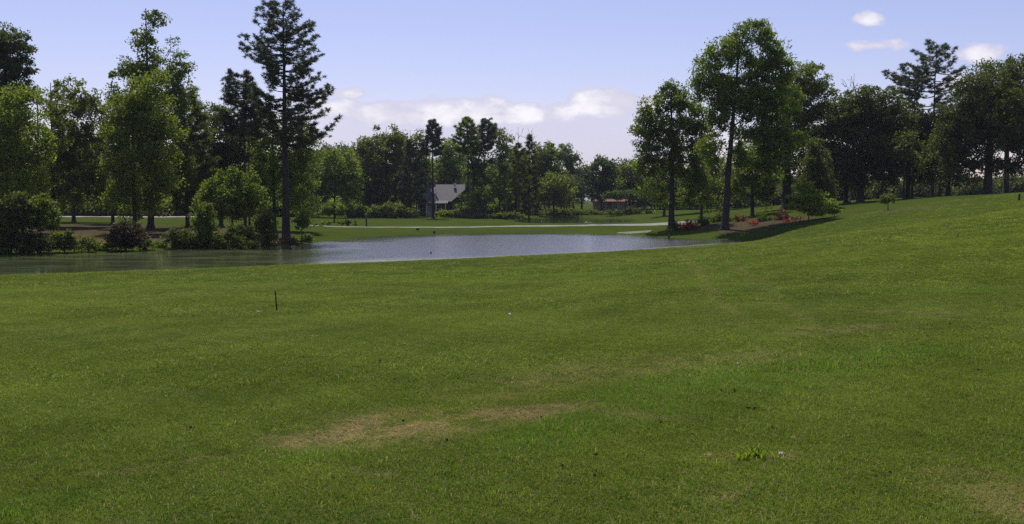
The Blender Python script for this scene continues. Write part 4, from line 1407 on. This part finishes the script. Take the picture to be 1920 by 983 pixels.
mb.box((gm, (gy0 + 3.9) / 2, 1.2), (gx1 - gx0, 3.9 - gy0, 3.0))
mb.add([(gx0, gy0, 2.7), (gx1, gy0, 2.7), (gm, gy0, 5.25), (gx0, gy0 + .2, 2.7), (gx1, gy0 + .2, 2.7), (gm, gy0 + .2, 5.25)], [(0, 1, 2), (5, 4, 3), (0, 2, 5, 3), (1, 4, 5, 2)])
mb.build('gable_wall', M['siding_dark'], hs)
mb = MB(); prism(mb, gx0, gx1, gy0, 3.95, 2.7, 5.3, .4, axis='y'); mb.build('gable_roof', M['shingle_grey'], hs)
window(hs, (gm, gy0 - .02, 1.4), 1.6, 1.2, 'wood_weathered')

b = ground_at(1152, 208)
ht = empty('cottage', b)
tag(ht, 'low cottage with red roof behind the second pond', 'house')
k = 208 / F
X0, X1 = -36 * k, 42 * k
mb = MB(); mb.box(((X0 + X1) / 2, 3, 1.0), (X1 - X0, 6, 2.8))
mb.add([(X0, 0, 2.4), (X0, 6, 2.4), (X0, 3, 3.8), (X0 + .2, 0, 2.4), (X0 + .2, 6, 2.4), (X0 + .2, 3, 3.8)], [(0, 1, 2), (5, 4, 3), (0, 2, 5, 3), (1, 4, 5, 2)])
mb.build('wall', M['wall_tan'], ht)
mb = MB(); prism(mb, X0, X1, 0, 6, 2.4, 3.9, .5); rf = mb.build('roof', M['roof_red'], ht)
mb = MB(); mb.box((X0 + .6, 1.2, 3.7), (.9, .8, 2.6)); mb.box((X0 + .6, 1.2, 5.05), (1.05, .95, .15)); mb.build('chimney', M['brick_red'], rf)
for xx in (X0 + 1.6, X0 + 4.2, X0 + 6.8):
    window(ht, (xx, -.02, 1.3), .9, 1.1)
mb = MB(); mb.box((X0 + 3.0, -.03, 1.05), (.9, .08, 2.0)); dr_ = mb.build('door', M['wood_weathered'], ht)
mb = MB(); mb.lathe([(.02, 0), (.045, .03), (.045, .07), (.01, .1)], 10, (X0 + 3.3, -.12, 1.05)); mb.build('handle', M['black_paint'], dr_)

# ------------------------------------------------------------------ posts, ball, bits on the lawn
def stake(name, label, px, py_base, h, r, mat='black_paint', lean=(0, 0), group=None, cap=None, sq=False):
    q = hit(px, py_base)
    b = Vector((q[0], q[1], H(*q)))
    mb = MB()
    mb.lathe([(r * .6, -.12), (r, -.02), (r, h * .5), (r * .98, h - r * .6), (r * .7, h - r * .2), (r * .2, h)], 12, tilt=lean)
    if cap:
        root = empty(name, b)
        mb.build('shaft', M[mat], root, True)
        c = MB(); c.lathe([(r * 1.2, h - cap), (r * 1.25, h - cap * .5), (r * 1.2, h + .01), (r * .5, h + .03)], 12, tilt=lean)
        c.build('cap', M['white_paint'], root, True)
        return tag(root, label, 'post', group)
    o = mb.build(name, M[mat], None, True)
    o.location = b
    return tag(o, label, 'stake', group)


def hpx(px, py0, py1):
    """height in metres of something seen from row py0 (foot) to py1 (top)"""
    q = hit(px, py0)
    return P(px, py1, q[1]).z - H(*q)


stake('marker_stake', 'thin black marker stake leaning slightly on the near lawn', 519, 583, hpx(519, 583, 545), .014, lean=(-.06, .0))
stake('marker_stake', 'short black stake on the hilltop at the far right', 1911, 376, hpx(1911, 376, 363), .07)
stake('marker_stake', 'faint thin stake halfway up the right hand lawn', 1796, 446, hpx(1796, 446, 436), .012, 'wood_weathered')
stake('marker_stake', 'dark post on the far field right of the round shrubs', 687, 425, hpx(687, 425, 402), .10, 'wood_weathered')
stake('marker_stake', 'short dark post in front of the pale path', 783, 432, hpx(783, 432, 427), .16)
stake('marker_stake', 'little dark stub on the far shore right of the short post', 814, 438, .30, .11)
stake('marker_post', 'pale topped post on the sunlit lawn behind the left bank', 354, 408, hpx(354, 408, 397), .16, 'wood_weathered', cap=.35)
# stake standing in the water
q = P(1254, 452, 92)
mb = MB(); mb.lathe([(.09, -1.0), (.09, .28), (.06, .34)], 10)
o = mb.build('marker_stake', M['black_paint'], None, True); o.location = (q.x, 92, WATER1); tag(o, 'dark stake standing in the water off the bank tree', 'stake')
mb = MB(); mb.lathe([(.05, -1.0), (.05, .10), (.02, .14)], 10)
q = P(808, 476, 66)
o = mb.build('marker_stake', M['black_paint'], None, True); o.location = (q.x, 66, WATER1); tag(o, 'tiny dark stub in the middle of the pond', 'stake')


def ball(label, px, py, r=.0214):
    q = hit(px, py)
    import bmesh
    bm = bmesh.new()
    bmesh.ops.create_icosphere(bm, subdivisions=4, radius=r)
    gg = np.random.default_rng(3)
    # dimples: push in along a fibonacci set of points
    k = np.arange(200); ph = np.arccos(1 - 2 * (k + .5) / 200); th = k * 2.39996
    D = np.c_[np.sin(ph) * np.cos(th), np.sin(ph) * np.sin(th), np.cos(ph)]
    for v in bm.verts:
        n = np.array(v.co) / r
        dd = np.max(D @ n)
        v.co *= 1 - .03 * max(0, (dd - .995) / .005)
    me = bpy.data.meshes.new('golf_ball'); bm.to_mesh(me); bm.free()
    for p in me.polygons:
        p.use_smooth = True
    me.materials.append(M['ball_white'])
    o = link(bpy.data.objects.new('golf_ball', me))
    o.location = (q[0], q[1], H(*q) + r + .018)
    return tag(o, label, 'golf ball')


ball('white golf ball lying in the middle of the near lawn', 956, 594)


def pebble(label, px, py, s, mat, name='pebble', cat='stone', flat=.5):
    q = hit(px, py)
    import bmesh
    bm = bmesh.new()
    bmesh.ops.create_icosphere(bm, subdivisions=3, radius=s)
    gg = np.random.default_rng(int(px))
    ph = gg.uniform(0, 6, 3)
    for v in bm.verts:
        n = v.co.normalized()
        v.co *= 1 + .18 * math.sin(3 * n.x + ph[0]) + .14 * math.sin(5 * n.y + ph[1]) + .1 * math.sin(7 * n.z + ph[2])
        v.co.z *= flat
    me = bpy.data.meshes.new(name); bm.to_mesh(me); bm.free()
    for p in me.polygons:
        p.use_smooth = True
    me.materials.append(M[mat])
    o = link(bpy.data.objects.new(name, me))
    o.location = (q[0], q[1], H(*q) + s * flat * .5 + .012)
    return tag(o, label, cat)


pebble('small pale stone on the left of the near lawn', 312, 746, .012, 'pebble')
pebble('pale flat stone beside the bright weed tuft', 1466, 857, .026, 'pebble')
pebble('small yellowish pebble right of the dry grass band', 1384, 685, .02, 'pebble')
pebble('pale flat scrap left of the black marker stake', 485, 586, .05, 'pebble', flat=.25)
pebble('small pale stone left of the bright weed tuft', 1330, 858, .016, 'pebble')


# bright weed tuft
def blades(C_, n, hgt, wid, spread, g, lean=.6):
    out = []
    for (cx, cy, cz) in C_:
        a = g.random(n) * 2 * math.pi
        r = spread * np.sqrt(g.random(n))
        bx, by = cx + r * np.cos(a), cy + r * np.sin(a)
        h = hgt * g.uniform(.55, 1.15, n)
        la = a + g.normal(0, .9, n)
        ll = lean * h * g.random(n)
        w = wid * g.uniform(.7, 1.3, n)
        fa = g.random(n) * math.pi
        fx, fy = np.cos(fa) * w, np.sin(fa) * w
        v = np.empty((n, 5, 3))
        v[:, 0] = np.c_[bx - fx, by - fy, np.full(n, cz - .01)]
        v[:, 1] = np.c_[bx + fx, by + fy, np.full(n, cz - .01)]
        mx_, my_ = bx + np.cos(la) * ll * .35, by + np.sin(la) * ll * .35
        v[:, 2] = np.c_[mx_ + fx * .8, my_ + fy * .8, cz + h * .6]
        v[:, 3] = np.c_[mx_ - fx * .8, my_ - fy * .8, cz + h * .6]
        v[:, 4] = np.c_[bx + np.cos(la) * ll, by + np.sin(la) * ll, cz + h * (1 - .25 * lean * g.random(n))]
        out.append(v)
    v = np.concatenate(out)
    n = len(v)
    q = np.arange(n)[:, None] * 5
    tri = np.concatenate([q + [0, 1, 2], q + [0, 2, 3], q + [3, 2, 4]], 1).reshape(-1)
    return v.reshape(-1, 3), tri


g = np.random.default_rng(77)
q = hit(1418, 862)
root = empty('weed_tuft', (q[0], q[1], H(*q)))
cs = [(g.normal(0, .048), g.normal(0, .035), .012) for _ in range(11)]
v, f = blades(cs, 16, .066, .006, .03, g, 1.1)
mesh_np('leaves', v, f, 3, M['leaf_weed'], root)
tag(root, 'bright yellow green weed tuft on the foreground lawn', 'weed')

# fallen leaves, each a curled thing of its own
GLf = 'dead leaves scattered on the near lawn'
LEAVES = [(1015, 790, 'dark curled dead leaf on the lit patch below the dry grass band'), (1377, 738, 'dark dead leaf right of the dry band'), (1352, 739, 'brown dead leaf just left of the dark one right of the dry band'),
          (1456, 728, 'dark dead leaf pair member on the left, below the pebble'), (1466, 727, 'dark dead leaf pair member on the right, below the pebble'), (1647, 676, 'dark dead leaf high on the right lawn'),
          (1403, 773, 'dark dead leaf above the bright weed tuft'), (1415, 774, 'broad dark dead leaf above the bright weed tuft'), (1447, 810, 'small dark dead leaf nearest above the pale stone'),
          (1783, 611, 'small dead leaf far up the right lawn'), (1053, 883, 'dark dead leaf low in the centre foreground'), (1115, 862, 'curled dead leaf left of centre foreground weeds'),
          (824, 604, 'dark leaf speck left of the golf ball'), (713, 682, 'dark leaf speck in the middle of the smooth lawn'), (490, 776, 'brown leaf speck left of the dry band'),
          (755, 797, 'brown dead leaf on the dry band'), (840, 833, 'brown dead leaf below the dry band'), (1668, 896, 'dark dead leaf at the lower right'), (1835, 700, 'dead leaf near the right edge'),
          (1118, 900, 'dead leaf low right of centre'), (355, 810, 'brown dead leaf at the left above the thin dry streak'), (1240, 800, 'brown dead leaf beside the small dry spot')]
for i, (px, py, lab) in enumerate(LEAVES):
    q = hit(px, py)
    g = np.random.default_rng(600 + i)
    L = g.uniform(.022, .040)
    if q[1] > 14: L *= 1.3
    nx, ny = 9, 5
    V = []
    for a in range(nx):
        f = a / (nx - 1)
        w = L * .34 * math.sin(math.pi * min(1, f * .92 + .06)) ** .8 * (1 + .18 * math.sin(f * 22))
        for c in range(ny):
            s = c / (ny - 1) * 2 - 1
            V.append((L * (f - .5), w * s, .012 + L * .30 * (f - .5) ** 2 * 2 + .22 * L * s * s + .004 * math.sin(7 * f + 3 * s)))
    nV = len(V)
    V = V + [(x, y, z - .0015) for x, y, z in V]
    fs = []
    for a in range(nx - 1):
        for c in range(ny - 1):
            k0 = a * ny + c
            fs += [k0, k0 + 1, k0 + ny + 1, k0 + ny, nV + k0, nV + k0 + ny, nV + k0 + ny + 1, nV + k0 + 1]
    o = mesh_np('dead_leaf', V, fs, 4, M['dead_leaf'], smooth=True)
    o.location = (q[0], q[1], H(*q) + .018)
    o.rotation_euler = (g.normal(0, .3), g.normal(0, .3), g.uniform(0, 6.28))
    tag(o, lab, 'dead leaf', GLf)

# ------------------------------------------------------------------ grass blades on the near lawn
g = np.random.default_rng(5)
tuft_objs = []
tuft_col = bpy.data.collections.new('grass_tufts')      # sources only, not linked to the scene
for i in range(5):
    cs = [(g.normal(0, .035), g.normal(0, .035), 0) for _ in range(4)]
    v, f = blades(cs, 9, .032, .0020, .035, g, 1.9)
    me = bpy.data.meshes.new('grass_tuft')
    me.from_pydata([tuple(x) for x in v], [], [tuple(x) for x in f.reshape(-1, 3)])
    me.materials.append(M['blade'])
    o = bpy.data.objects.new('grass_tuft', me)
    tuft_col.objects.link(o)
    tuft_objs.append(o)


def scatter(n, y0, y1, seed):
    g = np.random.default_rng(seed)
    Y = np.sqrt(g.uniform(y0 ** 2, y1 ** 2, n))
    X = g.uniform(-1, 1, n) * (.56 * Y + .8)
    return X, Y


zones = [(46000, 3.2, 9.5, .92, 1), (36000, 9.5, 18, 1.45, 2), (34000, 18, 34, 2.3, 3), (26000, 34, 85, 4.2, 4)]
PX = []; SC = []
for n, a, b_, s, sd_ in zones:
    X, Y = scatter(n, a, b_, sd_)
    PX.append(np.c_[X, Y]); SC.append(np.full(n, s) * np.random.default_rng(sd_ + 50).uniform(.6, 1.25, n))
PX = np.concatenate(PX); SC = np.concatenate(SC)
ok = sdist(PX, POND1) > .8
PX = PX[ok]; SC = SC[ok]
hz = height(PX[:, 0], PX[:, 1])
dr, lu, st = fields(PX[:, 0], PX[:, 1])
# rough grass grows taller near the camera and right, thinner on the dry band, sparse tall weeds in the lush part
gr = np.random.default_rng(8)
rough = sstep((12 - PX[:, 1] + .25 * PX[:, 0]) / 5)
TV = np.clip(gr.beta(2.2, 2.2, len(PX)) * .6 + .4 * (.5 + .35 * wob(PX[:, 0] * 2.2, PX[:, 1] * 2.2)), 0, 1)
tall = gr.random(len(PX)) < .05
SC = SC * np.where(tall, 1.35, 1)
zs = SC * (.75 + .55 * rough) * (1 - .6 * dr) * (1 + .35 * np.clip(lu, 0, 1))
zs *= np.where(tall & (PX[:, 1] < 14), 1.25, 1.0) * (.62 + .40 * TV)
zs *= np.interp(PX[:, 1], [10, 14, 34, 85], [1, .6, .55, .25])
me = bpy.data.meshes.new('grass')
me.vertices.add(len(PX))
me.vertices.foreach_set('co', np.c_[PX, hz].astype(np.float32).ravel())
for k_, v_ in (('dry', dr), ('lush', lu), ('straw', st), ('tv', TV), ('sx', SC), ('sz', zs), ('rz', gr.uniform(0, 6.28, len(PX)))):
    a_ = me.attributes.new(k_, 'FLOAT', 'POINT')
    a_.data.foreach_set('value', v_.astype(np.float32))
me.update()
grass = link(bpy.data.objects.new('grass', me))
tag(grass, 'short green grass blades covering the near lawn', 'grass', kind='stuff')
ng = bpy.data.node_groups.new('grass_scatter', 'GeometryNodeTree')
ng.interface.new_socket('Geometry', in_out='INPUT', socket_type='NodeSocketGeometry')
ng.interface.new_socket('Geometry', in_out='OUTPUT', socket_type='NodeSocketGeometry')
gi = ng.nodes.new('NodeGroupInput'); go = ng.nodes.new('NodeGroupOutput')
ip = ng.nodes.new('GeometryNodeInstanceOnPoints')
ci = ng.nodes.new('GeometryNodeCollectionInfo')
ci.inputs['Collection'].default_value = tuft_col
ci.inputs['Separate Children'].default_value = True
ci.inputs['Reset Children'].default_value = True


def named(nm):
    n = ng.nodes.new('GeometryNodeInputNamedAttribute'); n.data_type = 'FLOAT'
    n.inputs['Name'].default_value = nm
    return n.outputs['Attribute']


cx_ = ng.nodes.new('ShaderNodeCombineXYZ'); cr_ = ng.nodes.new('ShaderNodeCombineXYZ')
sx = named('sx'); sz = named('sz'); rz = named('rz')
ng.links.new(sx, cx_.inputs[0]); ng.links.new(sx, cx_.inputs[1]); ng.links.new(sz, cx_.inputs[2])
ng.links.new(rz, cr_.inputs[2])
ng.links.new(gi.outputs[0], ip.inputs['Points'])
ng.links.new(ci.outputs[0], ip.inputs['Instance'])
ip.inputs['Pick Instance'].default_value = True
ng.links.new(cx_.outputs[0], ip.inputs['Scale'])
ng.links.new(cr_.outputs[0], ip.inputs['Rotation'])
ng.links.new(ip.outputs[0], go.inputs[0])
md = grass.modifiers.new('scatter', 'NODES')
md.node_group = ng
print('polys', sum(len(o.data.polygons) for o in S.objects if o.type == 'MESH'))

# ------------------------------------------------------------------ air
hm = bpy.data.materials.new('haze')
hm.use_nodes = True
hm.node_tree.nodes.clear()
hv = hm.node_tree.nodes.new('ShaderNodeVolumePrincipled')
hv.inputs['Color'].default_value = (.80, .86, 1.0, 1)
hv.inputs['Density'].default_value = .00015
ho = hm.node_tree.nodes.new('ShaderNodeOutputMaterial')
hm.node_tree.links.new(hv.outputs[0], ho.inputs['Volume'])
mb = MB()
mb.box((0, 0, 17), (9000, 9000, 42.6))
hz_ = mb.build('haze', hm)
tag(hz_, 'thin pale summer haze in the air over the whole course', 'haze', kind='stuff')
